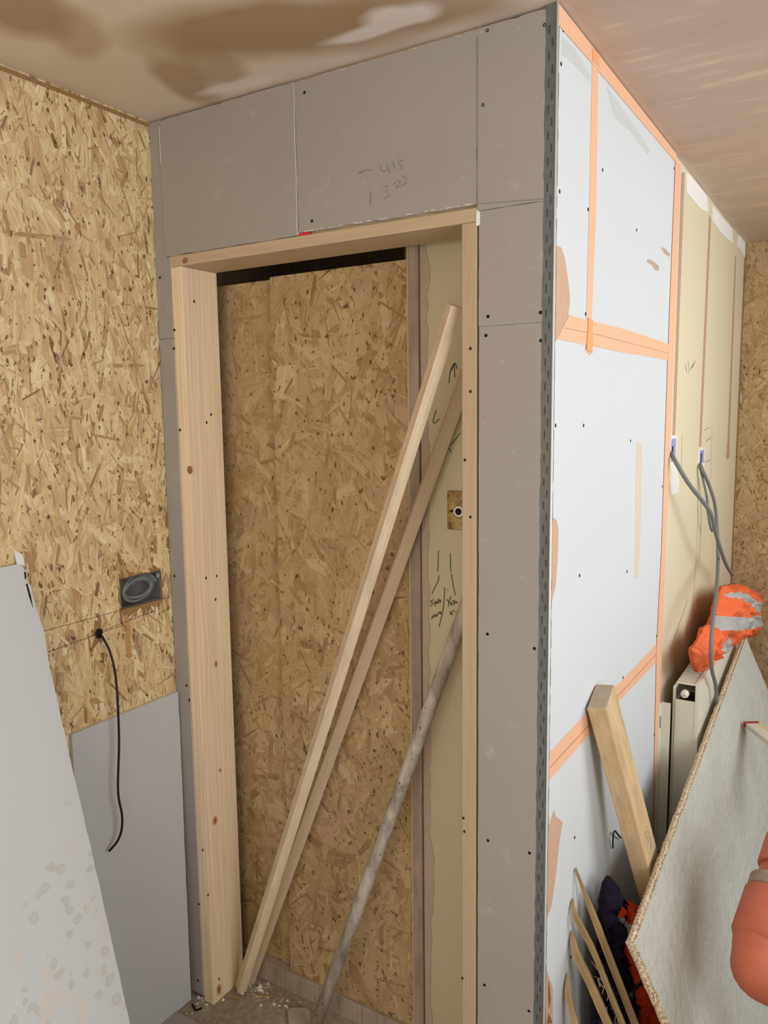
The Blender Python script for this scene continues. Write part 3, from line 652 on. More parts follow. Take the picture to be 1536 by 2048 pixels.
WR = [[(-0.3101,0.1700,1.7238),(-0.3067,0.1700,1.7480),(-0.3018,0.1700,1.7616),(-0.2944,0.1700,1.7692),(-0.2883,0.1700,1.7553)],[(-0.3026,0.1700,1.7533),(-0.2944,0.1700,1.7692)],[(-0.2949,0.1700,1.7367),(-0.2956,0.1700,1.7657)],[(-0.3433,0.1700,1.6627),(-0.3489,0.1700,1.6479),(-0.3523,0.1700,1.6349),(-0.3481,0.1700,1.6319),(-0.3413,0.1700,1.6367),(-0.3341,0.1700,1.6422)],[(-0.3303,0.1700,1.6526),(-0.3290,0.1700,1.6511)],[(-0.3366,0.1700,1.5609),(-0.3217,0.1700,1.5902),(-0.3079,0.1700,1.6088),(-0.2967,0.1700,1.6217)],[(-0.3246,0.1700,1.5976),(-0.3155,0.1700,1.5809),(-0.3030,0.1700,1.5632)],[(-0.3080,0.1700,1.5792),(-0.2947,0.1700,1.5922),(-0.2803,0.1700,1.6089)],[(-0.2790,0.1700,1.6764),(-0.2847,0.1700,1.6729),(-0.2831,0.1700,1.6692),(-0.2790,0.1700,1.6655),(-0.2823,0.1700,1.6583)],[(-0.3390,0.1700,1.3273),(-0.3400,0.1700,1.3039),(-0.3414,0.1700,1.2765)],[(-0.3384,0.1700,1.2671),(-0.3402,0.1700,1.2532),(-0.3503,0.1700,1.2345),(-0.3578,0.1700,1.2179)],[(-0.3078,0.1700,1.3241),(-0.3071,0.1700,1.2991),(-0.3063,0.1700,1.2780)],[(-0.3050,0.1700,1.2742),(-0.2996,0.1700,1.2457),(-0.2941,0.1700,1.2231)],[(-0.3230,0.1700,1.2394),(-0.3244,0.1700,1.2118),(-0.3280,0.1700,1.1800),(-0.3386,0.1700,1.1390)],[(-0.3153,0.1700,1.2343),(-0.3136,0.1700,1.2318)],[(-0.3518,0.1700,1.2055),(-0.3601,0.1700,1.2006),(-0.3584,0.1700,1.1968),(-0.3549,0.1700,1.1957),(-0.3620,0.1700,1.1877)],[(-0.3505,0.1700,1.2001),(-0.3488,0.1700,1.1885)],[(-0.3505,0.1700,1.2001),(-0.3461,0.1700,1.2006),(-0.3479,0.1700,1.1941)],[(-0.3439,0.1700,1.2017),(-0.3413,0.1700,1.1996),(-0.3435,0.1700,1.1970),(-0.3453,0.1700,1.1992),(-0.3439,0.1700,1.2017)],[(-0.3400,0.1700,1.2100),(-0.3383,0.1700,1.1976)],[(-0.3417,0.1700,1.2043),(-0.3365,0.1700,1.2065)],[(-0.3331,0.1700,1.2069),(-0.3365,0.1700,1.2041),(-0.3331,0.1700,1.2022),(-0.3357,0.1700,1.1995)],[(-0.3591,0.1700,1.1562),(-0.3524,0.1700,1.1682),(-0.3498,0.1700,1.1630),(-0.3568,0.1700,1.1597)],[(-0.3472,0.1700,1.1697),(-0.3445,0.1700,1.1668),(-0.3472,0.1700,1.1641),(-0.3485,0.1700,1.1671)],[(-0.3424,0.1700,1.1655),(-0.3419,0.1700,1.1723),(-0.3384,0.1700,1.1739)],[(-0.3371,0.1700,1.1729),(-0.3332,0.1700,1.1761),(-0.3367,0.1700,1.1773),(-0.3358,0.1700,1.1719),(-0.3315,0.1700,1.1748)],[(-0.3176,0.1700,1.2106),(-0.3107,0.1700,1.2036),(-0.3039,0.1700,1.1966)],[(-0.3056,0.1700,1.2198),(-0.3107,0.1700,1.2056),(-0.3133,0.1700,1.1927)],[(-0.3039,0.1700,1.2083),(-0.2971,0.1700,1.2091),(-0.2963,0.1700,1.2014),(-0.3031,0.1700,1.1994),(-0.3047,0.1700,1.2055)],[(-0.3013,0.1700,1.2059),(-0.2971,0.1700,1.2033)],[(-0.2946,0.1700,1.2082),(-0.2920,0.1700,1.2046),(-0.2886,0.1700,1.2066),(-0.2903,0.1700,1.2033)],[(-0.3091,0.1700,1.1799),(-0.3065,0.1700,1.1763),(-0.3040,0.1700,1.1727)],[(-0.2993,0.1700,1.1855),(-0.3040,0.1700,1.1806),(-0.3074,0.1700,1.1766),(-0.3006,0.1700,1.1747)],[(-0.2971,0.1700,1.1838),(-0.2955,0.1700,1.1793)]]
for st in WR:
    ribbon(mb, [Vector(p)+Vector((0, -0.003, 0)) for p in smooth_pts(st, 3)], 0.0017, FR, 0.0004)
mb.build('marker_writing', M['marker'], wall_closet)

# ---- far wall of the room, wall with the window, wall behind the camera
mb = MB(); mb.box(-0.12, 1.9, YB, YB+0.1, FZ_, H)
wall_back = structure(mb.build('wall_back', M['osb_side']))
flake_field('strand_surface', M['osb_dark'], 0.0, 1.7, FZ_, H, 12500, 0.08, 0.020, ang_any, lambda u, v, h: (u, YB-h*1.5, v), parent=wall_back, seed=41)
mb = MB(); mb.box(1.7, 1.8, -3.0, -1.7, FZ_, H); mb.box(1.7, 1.8, 1.85, YB, FZ_, H); mb.box(1.7, 1.8, -0.3, 0.45, FZ_, H)
for a, b in ((-1.7, -0.3), (0.45, 1.85)): mb.box(1.7, 1.8, a, b, FZ_, 1.0); mb.box(1.7, 1.8, a, b, 2.25, H)
wall_window = structure(mb.build('wall_window', M['hidden_wall']))
for n_, (a, b) in enumerate(((-1.7, -0.3), (0.45, 1.85))):
    mb = MB(); m_ = (a+b)/2
    for y0, y1, z0, z1 in ((a, b, 1.0, 1.05), (a, b, 2.2, 2.25), (a, a+.05, 1.05, 2.2), (b-.05, b, 1.05, 2.2), (m_-.025, m_+.025, 1.05, 2.2)): mb.box(1.72, 1.78, y0, y1, z0, z1)
    structure(mb.build('window_%d' % (n_+1), M['upvc']))
mb = MB(); mb.box(-W-0.2, 1.9, -3.1, -3.0, FZ_, H)
structure(mb.build('wall_rear', M['hidden_wall']))

# ------------------------------------------------------------------ the things
def thing(name, label, cat, loc=(0, 0, 0), group=None): return tag(empty(name, loc), label, cat, group)
def decal(mb, c, n, u, a, b, lift=0.0006, mi=0, seg=12):
    c = Vector(c); n = Vector(n).normalized(); u = Vector(u).normalized(); v = n.cross(u)
    mb.poly([c+n*lift+u*math.cos(2*math.pi*k/seg)*a+v*math.sin(2*math.pi*k/seg)*b for k in range(seg)], mi)

# timber door lining
YF = 0.0006
fr = thing('door_frame', 'unpainted pine door lining with header and two jambs in the grey plasterboard partition', 'door frame', (-0.59, 0, FZ_))
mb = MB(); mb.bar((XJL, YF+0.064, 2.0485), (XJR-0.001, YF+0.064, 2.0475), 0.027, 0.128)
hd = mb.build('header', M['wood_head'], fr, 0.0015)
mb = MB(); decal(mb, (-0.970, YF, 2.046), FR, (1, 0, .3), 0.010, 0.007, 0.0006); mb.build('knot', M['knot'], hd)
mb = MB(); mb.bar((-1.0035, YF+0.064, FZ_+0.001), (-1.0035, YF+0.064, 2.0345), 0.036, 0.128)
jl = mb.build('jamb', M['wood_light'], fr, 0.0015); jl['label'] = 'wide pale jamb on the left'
mb = MB()
for (yy, zz, a, b) in ((.066, .970, .008, .006), (.037, .522, .011, .009), (.024, .010, .014, .009), (.065, .66, .005, .004)): decal(mb, (-0.9855, yy, zz), SD, (0, 0, 1), a*1.3, b*1.1, 0.0003, 1); decal(mb, (-0.9855, yy, zz), SD, (0, 0, 1), a*.8, b*.6)
decal(mb, (-0.9858,0.0006,1.5152), FR, (1, 0, 0), 0.010, 0.011); decal(mb, (-1.0264,0.0006,0.8800), FR, (1, 0, 0), 0.003, 0.005)
mb.build('knot', [M['knot'], M['knot_ring']], jl)
mb = MB()
for c in [(-0.9855,0.0407,1.9508),(-0.9855,0.0680,1.6379),(-0.9855,0.0861,1.6590),(-0.9855,0.0418,1.2186),(-0.9855,0.0822,1.2167),(-0.9855,0.0746,1.1520),(-0.9855,-0.0157,0.4602),(-0.9855,-0.0025,0.3185),(-0.9855,0.0261,0.0419)]: decal(mb, c, SD, (0, 0, 1), 0.0042, 0.003)
mb.build('nail_hole', M['hole'], jl)
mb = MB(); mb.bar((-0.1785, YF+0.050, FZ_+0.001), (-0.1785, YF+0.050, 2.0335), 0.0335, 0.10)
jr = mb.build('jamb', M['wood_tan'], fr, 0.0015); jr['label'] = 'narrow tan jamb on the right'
mb = MB()
for c in [(-0.1755,0.0006,1.7858),(-0.1754,0.0006,1.6989),(-0.1752,0.0006,1.4384),(-0.1917,0.0006,0.7640),(-0.1893,0.0006,0.7329),(-0.1944,0.0006,0.3763),(-0.1880,0.0006,1.5577)]: decal(mb, c, FR, (1, 0, 0), 0.003, 0.0034)
mb.build('nail_hole', M['hole'], jr)

# two sawn battens and a round pole leaning in the doorway
b1 = MB(); b1.bar((-0.953, 0.080, -0.012), (-0.2245,0.0260,1.8781), 0.026, 0.026, FR, twist=-0.60)
o = b1.build('leaning_batten', M['wood_batten'], None, 0.001); tag(o, 'long pale square batten leaning diagonally across the doorway, its sawn top end showing', 'batten')
b2 = MB(); b2.bar((-0.956, 0.122, -0.014), (-0.2124,0.1420,1.8365), 0.022, 0.030, FR, twist=-0.95)
o2 = b2.build('leaning_batten', M['wood_head'], None, 0.001); tag(o2, 'tan batten behind the pale one, its top hidden behind the right door jamb', 'batten')
b3 = MB(); pa = Vector((-0.668, 0.050, FZ_+0.017)); pb_ = Vector((-0.2783,0.1200,1.1149)); b3.tube([pa, pa.lerp(pb_, .33), pa.lerp(pb_, .66), pb_, pb_+(pb_-pa)*0.20], 0.0165, 16)
o3 = b3.build('round_pole', M['pole'], None); tag(o3, 'round grey weathered pole leaning at the foot of the right door jamb', 'pole')

# brass wall plate on the cream plaster in the opening
wp = thing('wall_plate', 'tarnished brass wall plate half hidden behind the right door jamb', 'wall plate', (-0.27, YN-0.002, 1.42))
px0, pz1 = (-0.3133,0.1650,1.4737)[0], (-0.3133,0.1650,1.4737)[2]; pz0 = (-0.3122,0.1650,1.3818)[2]
mb = MB(); mb.box(px0, px0+0.088, YN-0.0075, YN-0.002, pz0, pz1); pl_ = mb.build('plate', M['brass'], wp, 0.0015)
cx, cz = px0+0.044-0.012, (pz0+pz1)/2-0.002
mb = MB(); mb.tube([(cx, YN-0.0075, cz), (cx, YN-0.012, cz)], [0.014, 0.012], 16); mb.build('collar', M['white_plastic'], pl_)
mb = MB(); mb.tube([(cx, YN-0.012, cz), (cx, YN-0.0125, cz)], [0.0085, 0.0085], 14); mb.build('knob_hole', M['dark'], pl_)
mb = MB(); mb.tube([(px0+0.012, YN-0.0075, cz), (px0+0.012, YN-0.0088, cz)], [0.0035, 0.0025], 10); mb.build('screw', M['screw'], pl_)

# plasterboard standing against the left wall, and the big stained one leaning nearer
def board(poly, n, th, mats, name, jamp=0.0008, seed=3):
    global PLN
    PLN = Vector(n).normalized(); pts = jag([Vector(p) for p in poly], 0.03, jamp, seed); mb = MB(); mb.prism([p-PLN*th for p in pts], PLN*th, 0, 1)
    return mb.build(name, mats)
lb = board([(-W+0.018, -0.349, FZ_+0.002), (-W+0.020, -0.017, FZ_+0.002), (-W+0.014, -0.004, 0.8985), (-W+0.014, -0.347, 0.9005)], (1, 0, 0.006), 0.0125, [M['pb_grey_pale'], M['gypsum']], 'plasterboard_sheet')
tag(lb, 'clean grey plasterboard sheet upright against the lower left wall under the loose black cable', 'plasterboard')
def LB(y, z): return (-1.062+(1.342-z)*0.258, y, z)
tr = thing('plasterboard_sheet', 'large pale damp-stained plasterboard sheet with a torn top corner, leaning at the far left', 'plasterboard', LB(-0.9, FZ_))
g = MB(); nb = Vector((1, 0, 0.258)).normalized(); PLN = nb
top = 1.336
poly = [LB(-1.62, FZ_+0.004), LB(-0.440, FZ_+0.004), LB(-0.436, 0.6), LB(-0.437, 1.10), LB(-0.430, 1.18), LB(-0.4365, 1.23), LB(-0.4375, 1.285), LB(-0.447, 1.300), LB(-0.441, 1.318), LB(-0.449, 1.331), LB(-0.455, top), LB(-1.62, top)]
pts = jag([Vector(p) for p in poly], 0.03, 0.0009, 5); g.prism([p-nb*0.0125 for p in pts], nb*0.0125, 0, 1); g.build('board', [M['pb_stained'], M['gypsum']], tr)
g = MB(); q = [LB(-0.4555, top-0.002), LB(-0.436, top-0.006), LB(-0.437, top+0.018), LB(-0.4545, top+0.034)]
g.prism([Vector(p)-nb*0.006 for p in q], nb*0.0006); fp = g.build('torn_paper_flap', M['paper'], tr)
g = MB()
g.prism([Vector(p)+nb*0.0002 for p in (LB(-0.446, 1.318), LB(-0.4425, 1.316), LB(-0.444, 1.304), LB(-0.4485, 1.300))], nb*0.0004)
g.prism([Vector(p)+nb*0.0002 for p in (LB(-0.4485, 1.290), LB(-0.4445, 1.292), LB(-0.443, 1.262), LB(-0.4445, 1.236), LB(-0.4475, 1.262))], nb*0.0004)
g.build('split_edge', M['dark'], tr)

# steel back box recessed in the left wall with its coiled cable
bb = thing('back_box', 'steel electrical back box sunk in the strand board above the drilled hole', 'back box', (-W-0.02, -0.10, 1.20))
g = MB(); x0, x1 = -W-0.045, -W-0.001; t_ = 0.0015
g.box(x0, x0+t_, HY0+.002, HY1-.002, HZ0+.002, HZ1-.002); g.box(x0, x1, HY0+.002, HY0+.002+t_, HZ0+.002, HZ1-.002); g.box(x0, x1, HY1-.002-t_, HY1-.002, HZ0+.002, HZ1-.002)
g.box(x0, x1, HY0+.002, HY1-.002, HZ0+.002, HZ0+.002+t_); g.box(x0, x1, HY0+.002, HY1-.002, HZ1-.002-t_, HZ1-.002)
g.build('box', M['steel_box'], bb)
for zc in (HZ1-0.014,):
    g = MB(); g.box(-W-0.004, -W-0.002, HY1-.012, HY1-.002, zc-0.006, zc+0.006); g.build('fixing_lug', M['chrome'], bb)
g = MB(); yc, zc = (HY0+HY1)/2, (HZ0+HZ1)/2+0.002; pts = []
for k in range(120):
    a = k/120*2*math.pi*3.4; s = 1.0-0.13*(k/120*3.4)
    pts.append((-W-0.012-0.006*math.sin(a*1.3), yc+0.061*s*math.cos(a)+0.004*math.sin(a*.37), zc+0.034*s*math.sin(a)+0.006*math.cos(a)*s))
g.tube(pts, 0.0042, 8); cc = g.build('coiled_cable', M['cable_grey'], None); tag(cc, 'grey cable coiled up inside the steel back box', 'cable')

# black cable hanging from the drilled hole
cp = [(-1.0780,-0.2398,1.1201),(-1.0780,-0.2302,1.1074),(-1.0780,-0.2091,1.0577),(-1.0780,-0.1976,0.9753),(-1.0780,-0.1997,0.8287),(-1.0780,-0.2119,0.6978),(-1.0780,-0.2040,0.6255),(-1.0780,-0.2083,0.5860),(-1.0780,-0.2228,0.5627),(-1.0780,-0.2442,0.5514),(-1.0780,-0.2506,0.5491)]
offs = [0.0, 0.018, 0.04, 0.052, 0.055, 0.055, 0.055, 0.05, 0.045, 0.036, 0.032]
def shift(pts, offs, axis=0):
    # move each point towards the camera along its own sight line so that it stands off the wall by offs
    cam = Vector((0.5319, -1.4858, 1.6586)); out = []
    for p, o in zip(pts, offs):
        p = Vector(p); d = cam-p; out.append(p+d*(o/d[axis]))
    return out
g = MB(); g.tube(smooth_pts(shift(cp, offs), 6), 0.0030, 8); bc = g.build('hanging_cable', M['cable_black'], None); tag(bc, 'thin black cable dangling from the hole drilled in the left wall', 'cable')

# ---- right-hand side
def socket(poly, name, label):
    t = thing(name, label, 'socket box', tuple(Vector(poly[0])))
    ys = [p[1] for p in poly]; zs_ = [p[2] for p in poly]; y0, y1, z0, z1 = min(ys), max(ys), min(zs_), max(zs_)
    g = MB(); fw = 0.010
    g.box(HC, HC+.004, y0, y1, z0, z0+fw); g.box(HC, HC+.004, y0, y1, z1-fw, z1); g.box(HC, HC+.004, y0, y0+fw, z0+fw, z1-fw); g.box(HC, HC+.004, y1-fw, y1, z0+fw, z1-fw); g.build('rim', M['white_plastic'], t)
    g = MB(); g.box(HC, HC+.0015, y0+fw, y1-fw, z0+fw, z1-fw); g.build('backing', M['lilac'], t)
    g = MB(); g.box(HC+.0015, HC+.0022, (y0+y1)/2-.015, (y0+y1)/2+.006, (z0+z1)/2-.022, (z0+z1)/2+.012); g.build('cable_slot', M['cable_black'], t)
    return y0, y1, z0, z1
socket([(-0.0065,1.0867,1.5736),(-0.0065,1.1679,1.5710),(-0.0065,1.1819,1.4816),(-0.0065,1.0996,1.4867)], 'socket_box', 'lilac socket box with white rim next to the orange joint tape')
socket([(-0.0065,1.5819,1.5138),(-0.0065,1.6835,1.5093),(-0.0065,1.6971,1.4441),(-0.0065,1.5945,1.4506)], 'socket_box', 'lilac socket box on the cream wall, further from the orange tape')
g = MB(); cpts = shift([(-0.0065,1.1089,1.5209),(-0.0065,1.1969,1.4840),(-0.0065,1.4273,1.3942),(-0.0065,1.7390,1.2942),(-0.0065,1.9086,1.2314),(-0.0065,2.0233,1.1502),(-0.0065,2.1750,1.0523),(-0.0065,2.3692,0.9453),(-0.0065,2.5756,0.8581)], [0.002, 0.03, 0.06, 0.09, 0.10, 0.10, 0.10, 0.09, 0.085])
g.tube(smooth_pts(cpts, 6), 0.0068, 10); o = g.build('grey_cable', M['cable_grey'], None); tag(o, 'thick grey cable sweeping from the socket box nearest the orange tape to a cut end', 'cable')
g = MB(); cpts = shift([(-0.0065,1.6126,1.4588),(-0.0065,1.6800,1.4262),(-0.0065,1.8351,1.3560),(-0.0065,1.9829,1.2707),(-0.0065,2.0697,1.1654),(-0.0065,2.1343,1.0035),(-0.0065,2.1269,0.8719),(-0.0065,2.0737,0.7725),(-0.0065,2.0398,0.6480),(-0.0065,2.0772,0.5371),(-0.0065,2.2082,0.4174),(-0.0065,2.2734,0.3136),(-0.0065,2.3468,0.2405)], [0.002, 0.02, 0.035, 0.05, 0.06, 0.075, 0.12, 0.14, 0.145, 0.145, 0.14, 0.14, 0.135])
g.tube(smooth_pts(cpts, 6), 0.0062, 10); o = g.build('grey_cable', M['cable_grey'], None); tag(o, 'long grey cable hanging down in front of the radiator and orange jacket', 'cable')
g = MB(); cpts = shift([(-0.0065,1.6037,1.4537),(-0.0065,1.6735,1.4077),(-0.0065,1.7740,1.3318),(-0.0065,1.8164,1.2881),(-0.0065,1.8222,1.2615),(-0.0065,1.8951,1.1879),(-0.0065,1.9492,1.1560)], [0.002, 0.015, 0.03, 0.035, 0.035, 0.04, 0.04])
g.tube(smooth_pts(cpts, 6), 0.0045, 8); o = g.build('grey_cable', M['cable_grey'], None); tag(o, 'short thinner grey cable beside the long one below the second socket box', 'cable')

# radiator
RY0, RY1, RZ0, RZ1 = 1.075, 2.26, 0.19, 0.79
rd = thing('radiator', 'cream panel radiator on the cream wall under the orange jacket', 'radiator', (0.06, (RY0+RY1)/2, RZ0))
g = MB(); g.box(0.100, 0.112, RY0, RY1, RZ0, RZ1)
g.box(0.112, 0.1135, RY0+.03, RY1-.03, RZ0+.04, RZ1-.05); g.build('front_panel', M['rad'], rd, 0.003)
g = MB(); g.box(0.030, 0.040, RY0+.01, RY1-.01, RZ0, RZ1-.02); g.build('rear_panel', M['rad'], rd, 0.003)
g = MB(); g.box(0.040, 0.100, RY0+.004, RY0+.007, RZ0+.01, RZ1-.06); g.build('end_cover', M['rad'], rd)
g = MB(); g.box(0.0, 0.004, RY0-.055, RY0-.02, RZ0+.02, RZ1-.07); g.box(0.0, 0.030, RY0-.02, RY0-.016, RZ0+.02, RZ1-.07); g.build('wall_bracket', M['rad'], rd)
g = MB(); g.box(0.004, 0.0046, RY0-.045, RY0-.035, RZ1-.15, RZ1-.11); g.build('bracket_slot', M['dark'], rd)
for k in range(46):
    yy = RY0+0.01+k*0.0255
    if k == 0: g = MB(); g.box(0.042, 0.100, -0.004, 0.004, RZ1-.008, RZ1-.002); gs = g.build('grille_bar', M['rad'], rd); gs.location.y = yy; gs.location -= Vector((0,0,0))
    else: o = gs.copy(); C.objects.link(o); o.location.y = yy
g = MB(); g.box(0.042, 0.100, RY0+.008, RY1-.01, RZ1-.03, RZ1-.026); g.build('grille_gap_shade', M['rad_dark'], rd)  # dark sheet painted to stand for the shade between the grille bars
g = MB(); g.tube([(0.07, RY0+.004, RZ1-.035), (0.07, RY0-.012, RZ1-.035), (0.07, RY0-.013, RZ1-.035), (0.07, RY0-.022, RZ1-.035)], [0.013, 0.013, 0.009, 0.008], 8); g.build('bleed_plug', M['rad'], rd)
g = MB(); g.tube([(0.07, RY0-.022, RZ1-.035), (0.07, RY0-.024, RZ1-.035)], [0.004, 0.004], 8); g.build('bleed_key_square', M['chrome'], rd)

# crumpled things
def puff(poly, n, thick, seed, crease=0.02, rings=26, seg=190, flat=0.5, cr_scale=14):
    """closed lumpy cushion over a star-shaped outline, creased like dropped cloth; returns verts and quads"""
    P = [Vector(p) for p in poly]; n = Vector(n).normalized(); c = sum(P, Vector())/len(P)
    per = []; L_ = [(P[(i+1) % len(P)]-P[i]).length for i in range(len(P))]; T = sum(L_)
    for k in range(seg):
        d = T*k/seg; i = 0
        while d > L_[i]: d -= L_[i]; i += 1
        per.append(P[i].lerp(P[(i+1) % len(P)], d/L_[i]))
    V = []; Fq = []
    for side in (1, -1):
        for r in range(rings+1):
            t = r/rings
            for k in range(seg):
                p = c.lerp(per[k], t)
                h = thick*math.sqrt(max(0, 1-t**2.6))*(1 if side > 0 else flat)
                s = p*cr_scale+Vector((seed, seed*2, seed*3))
                rid = 1-abs(mnoise.noise(s+Vector((mnoise.noise(s*.7), mnoise.noise(s*.7+Vector((5,5,5))), 0))*1.2)*2)
                f2 = mnoise.noise(s*2.6)
                edge = 1-t**6
                V.append(p+n*side*(h+crease*(rid*0.9+f2*0.45)*edge*(1 if side > 0 else .4))+(per[k]-c).normalized()*crease*.35*f2*(t))
    N = (rings+1)*seg
    for s in (0, 1):
        for r in range(rings):
            for k in range(seg):
                a = s*N+r*seg+k; b = s*N+r*seg+(k+1) % seg; q = (a, b, b+seg, a+seg)
                Fq.append(q if s == 1 else q[::-1])
    for k in range(seg):
        a = rings*seg+k; b = rings*seg+(k+1) % seg; Fq.append((a, b, N+b, N+a))
    return V, Fq
def puff_obj(name, VF, mat, parent=None, sel=None, lift=0.0, n=(1, 0, 0)):
    V, Fq = VF; n = Vector(n)
    if sel is not None: Fq = [f for f in Fq if sel(sum((V[i] for i in f), Vector())/4)]
    used = sorted({i for f in Fq for i in f}); ix = {i: k for k, i in enumerate(used)}
    me = bpy.data.meshes.new(name); me.from_pydata([tuple(V[i]+n*lift) for i in used], [], [tuple(ix[i] for i in f) for f in Fq]); me.materials.append(M[mat])
    me.polygons.foreach_set('use_smooth', [True]*len(Fq)); me.update()
    o = bpy.data.objects.new(name, me); C.objects.link(o)
    if parent: o.parent = parent; o.matrix_parent_inverse = parent.matrix_world.inverted()
    return o
def inpoly(p, poly):
    x, y = p[1], p[2]; c = False; j = len(poly)-1
    for i in range(len(poly)):
        xi, yi, xj, yj = poly[i][1], poly[i][2], poly[j][1], poly[j][2]
        if (yi > y) != (yj > y) and x < (xj-xi)*(y-yi)/(yj-yi)+xi: c = not c
        j = i
    return c
jk = thing('hi_vis_jacket', 'crumpled orange hi-vis jacket with grey reflective bands dumped on the radiator', 'jacket', (0.09, 1.5, 0.79))
NX = (0.97, -0.24, 0.05)
up = puff([(0.0850,1.3858,0.8847),(0.0850,1.4775,0.9302),(0.0850,1.5518,0.9791),(0.0850,1.6378,0.9958),(0.0850,1.9541,0.9418),(0.0850,2.4556,0.8204),(0.0850,2.5022,0.7870),(0.0850,2.2906,0.8123),(0.0850,2.4131,0.7416),(0.0850,2.4702,0.6737),(0.0850,2.3895,0.6073),(0.0850,2.0835,0.6897),(0.0850,1.7983,0.7457),(0.0850,1.6055,0.7569),(0.0850,1.4190,0.8255)], NX, 0.055, 1.0, 0.045)
ba = [[(0.1100,1.2750,0.9604),(0.1100,2.2390,0.7583),(0.1100,2.2232,0.7076),(0.1100,1.2451,0.9231)], [(0.1100,1.5425,0.9838),(0.1100,1.7415,0.9623),(0.1100,2.1527,0.8243),(0.1100,2.2038,0.7663),(0.1100,1.9709,0.8277),(0.1100,1.7534,0.9203)]]
lo = puff([(0.0850,1.0521,0.9062),(0.0850,1.1596,0.9074),(0.0850,1.2456,0.9195),(0.0850,1.3186,0.9260),(0.0850,1.4483,0.8766),(0.0850,1.6349,0.8229),(0.0850,1.7972,0.7501),(0.0850,1.5816,0.7633),(0.0850,1.3884,0.7828),(0.0850,1.2347,0.7947),(0.0850,1.1545,0.8012),(0.0850,1.0866,0.8509)], NX, 0.030, 4.0, 0.034)
inb = lambda p: any(inpoly(p, b) for b in ba) and p[0] > 0.095
puff_obj('body', up, 'orange', jk, lambda p: not inb(p)); puff_obj('reflective_band', up, 'reflective', jk, inb)
lob = [(0.1000,1.3988,0.8656),(0.1000,1.6803,0.8059),(0.1000,1.7397,0.7670),(0.1000,1.5028,0.7831),(0.1000,1.3257,0.8347)]
inl = lambda p: inpoly(p, lob) and p[0] > 0.085
puff_obj('sleeve', lo, 'orange', jk, lambda p: not inl(p)); puff_obj('reflective_band', lo, 'reflective', jk, inl)
g = MB(); g.tube(smooth_pts([(0.1000,1.8775,0.9235),(0.1000,2.0879,0.8870),(0.1000,2.2973,0.8263),(0.1000,2.5773,0.7341),(0.1000,2.5175,0.6936),(0.1000,2.3743,0.6981)], 4), [0.02+0.006*math.sin(i*1.7) for i in range(21)], 10); g.build('cuff', M['orange'], jk)

# big board leaning in front of the radiator
A_ = Vector((.15, .156, .494)); C_ = Vector((.15, 1.858, .75)); dv = Vector((.074, .028, -.185)).normalized()
nb2 = (C_-A_).cross(dv).normalized(); nb2 = nb2 if nb2.x > 0 else -nb2
lb2 = thing('leaning_board', 'large grey-green chipboard panel leaning over the radiator, its pale broken edge towards the white wall', 'board', tuple((A_+dv*0.55)))
eT = (C_-A_).normalized(); r_ = random.Random(21)
def along(a, b, n, amp, nrm):
    a = Vector(a); b = Vector(b); d = (b-a).normalized(); q = d.cross(nrm); return [a.lerp(b, k/n)+q*r_.uniform(-amp, amp) for k in range(n)]
B_ = A_+dv*0.555; D_ = C_+dv*0.84
pts = along(A_, C_, 60, .0014, nb2)+along(C_, D_, 24, .002, nb2)+along(D_, B_, 10, .001, nb2)+along(B_, A_, 30, .0014, nb2)
g = MB(); g.prism([p-nb2*0.022 for p in pts], nb2*0.022, 0, 1); pn = g.build('panel', [M['chip_face'], M['chip_edge']], lb2)
g = MB()  # the tongue left along the edges, set back from the face
g.prism([p-nb2*0.0125 for p in (A_-dv*0.006, C_-dv*0.006, C_+dv*0.004, A_+dv*0.004)], nb2*0.006)
g.prism([p-nb2*0.0125 for p in (A_-eT*0.007, A_+eT*0.003, B_+eT*0.003, B_-eT*0.007)], nb2*0.006)
g.build('edge_tongue', M['chip_edge'], lb2)


# heavy post leaning on the white wall
g = MB(); g.bar((0.168, 0.672, FZ_+0.012), (0.026, 0.284, 0.993), 0.046, 0.090, (0.05, -1, -0.35), 0, 1)
po = g.build('timber_post', [M['wood_post'], M['wood_post_end']], None, 0.003); tag(po, 'thick dusty timber post with sawn grey top leaning on the white side wall', 'timber post')

a_ = (Vector((0.026, 0.284, 0.993))-Vector((0.168, 0.672, FZ_+0.012))).normalized(); n_ = Vector((0.05, -1, -0.35)); n_ = (n_-a_*n_.dot(a_)).normalized(); t_ = a_.cross(n_); t_ = t_ if t_.x > 0 else -t_
c_ = Vector((0.026, 0.284, 0.993))-a_*0.42+t_*0.023; g = MB(); r_ = random.Random(5)
for i in range(4):
    for k in range(3):
        q = c_-a_*(0.020*i)+n_*(0.014*(k-1)); d1_ = a_*r_.uniform(-.007, .007)+n_*r_.uniform(-.005, .005); d2_ = a_*r_.uniform(-.007, .007)+n_*r_.uniform(-.005, .005)
        ribbon(g, [q-d1_, q+d2_, q+d1_], 0.0016, t_, 0.0006)
g.build('ink_stamp', M['pencil'], po)
g = MB(); g.tube(smooth_pts([(0.0040,0.5070,0.4953), (0.0080,0.4894,0.5335), (0.0100,0.4950,0.5511), (0.0100,0.5260,0.5275), (0.0060,0.5791,0.4887)], 5), 0.0022, 6); o = g.build('bent_wire', M['cable_black']); tag(o, 'short bent black wire against the white wall beside the timber post', 'wire')

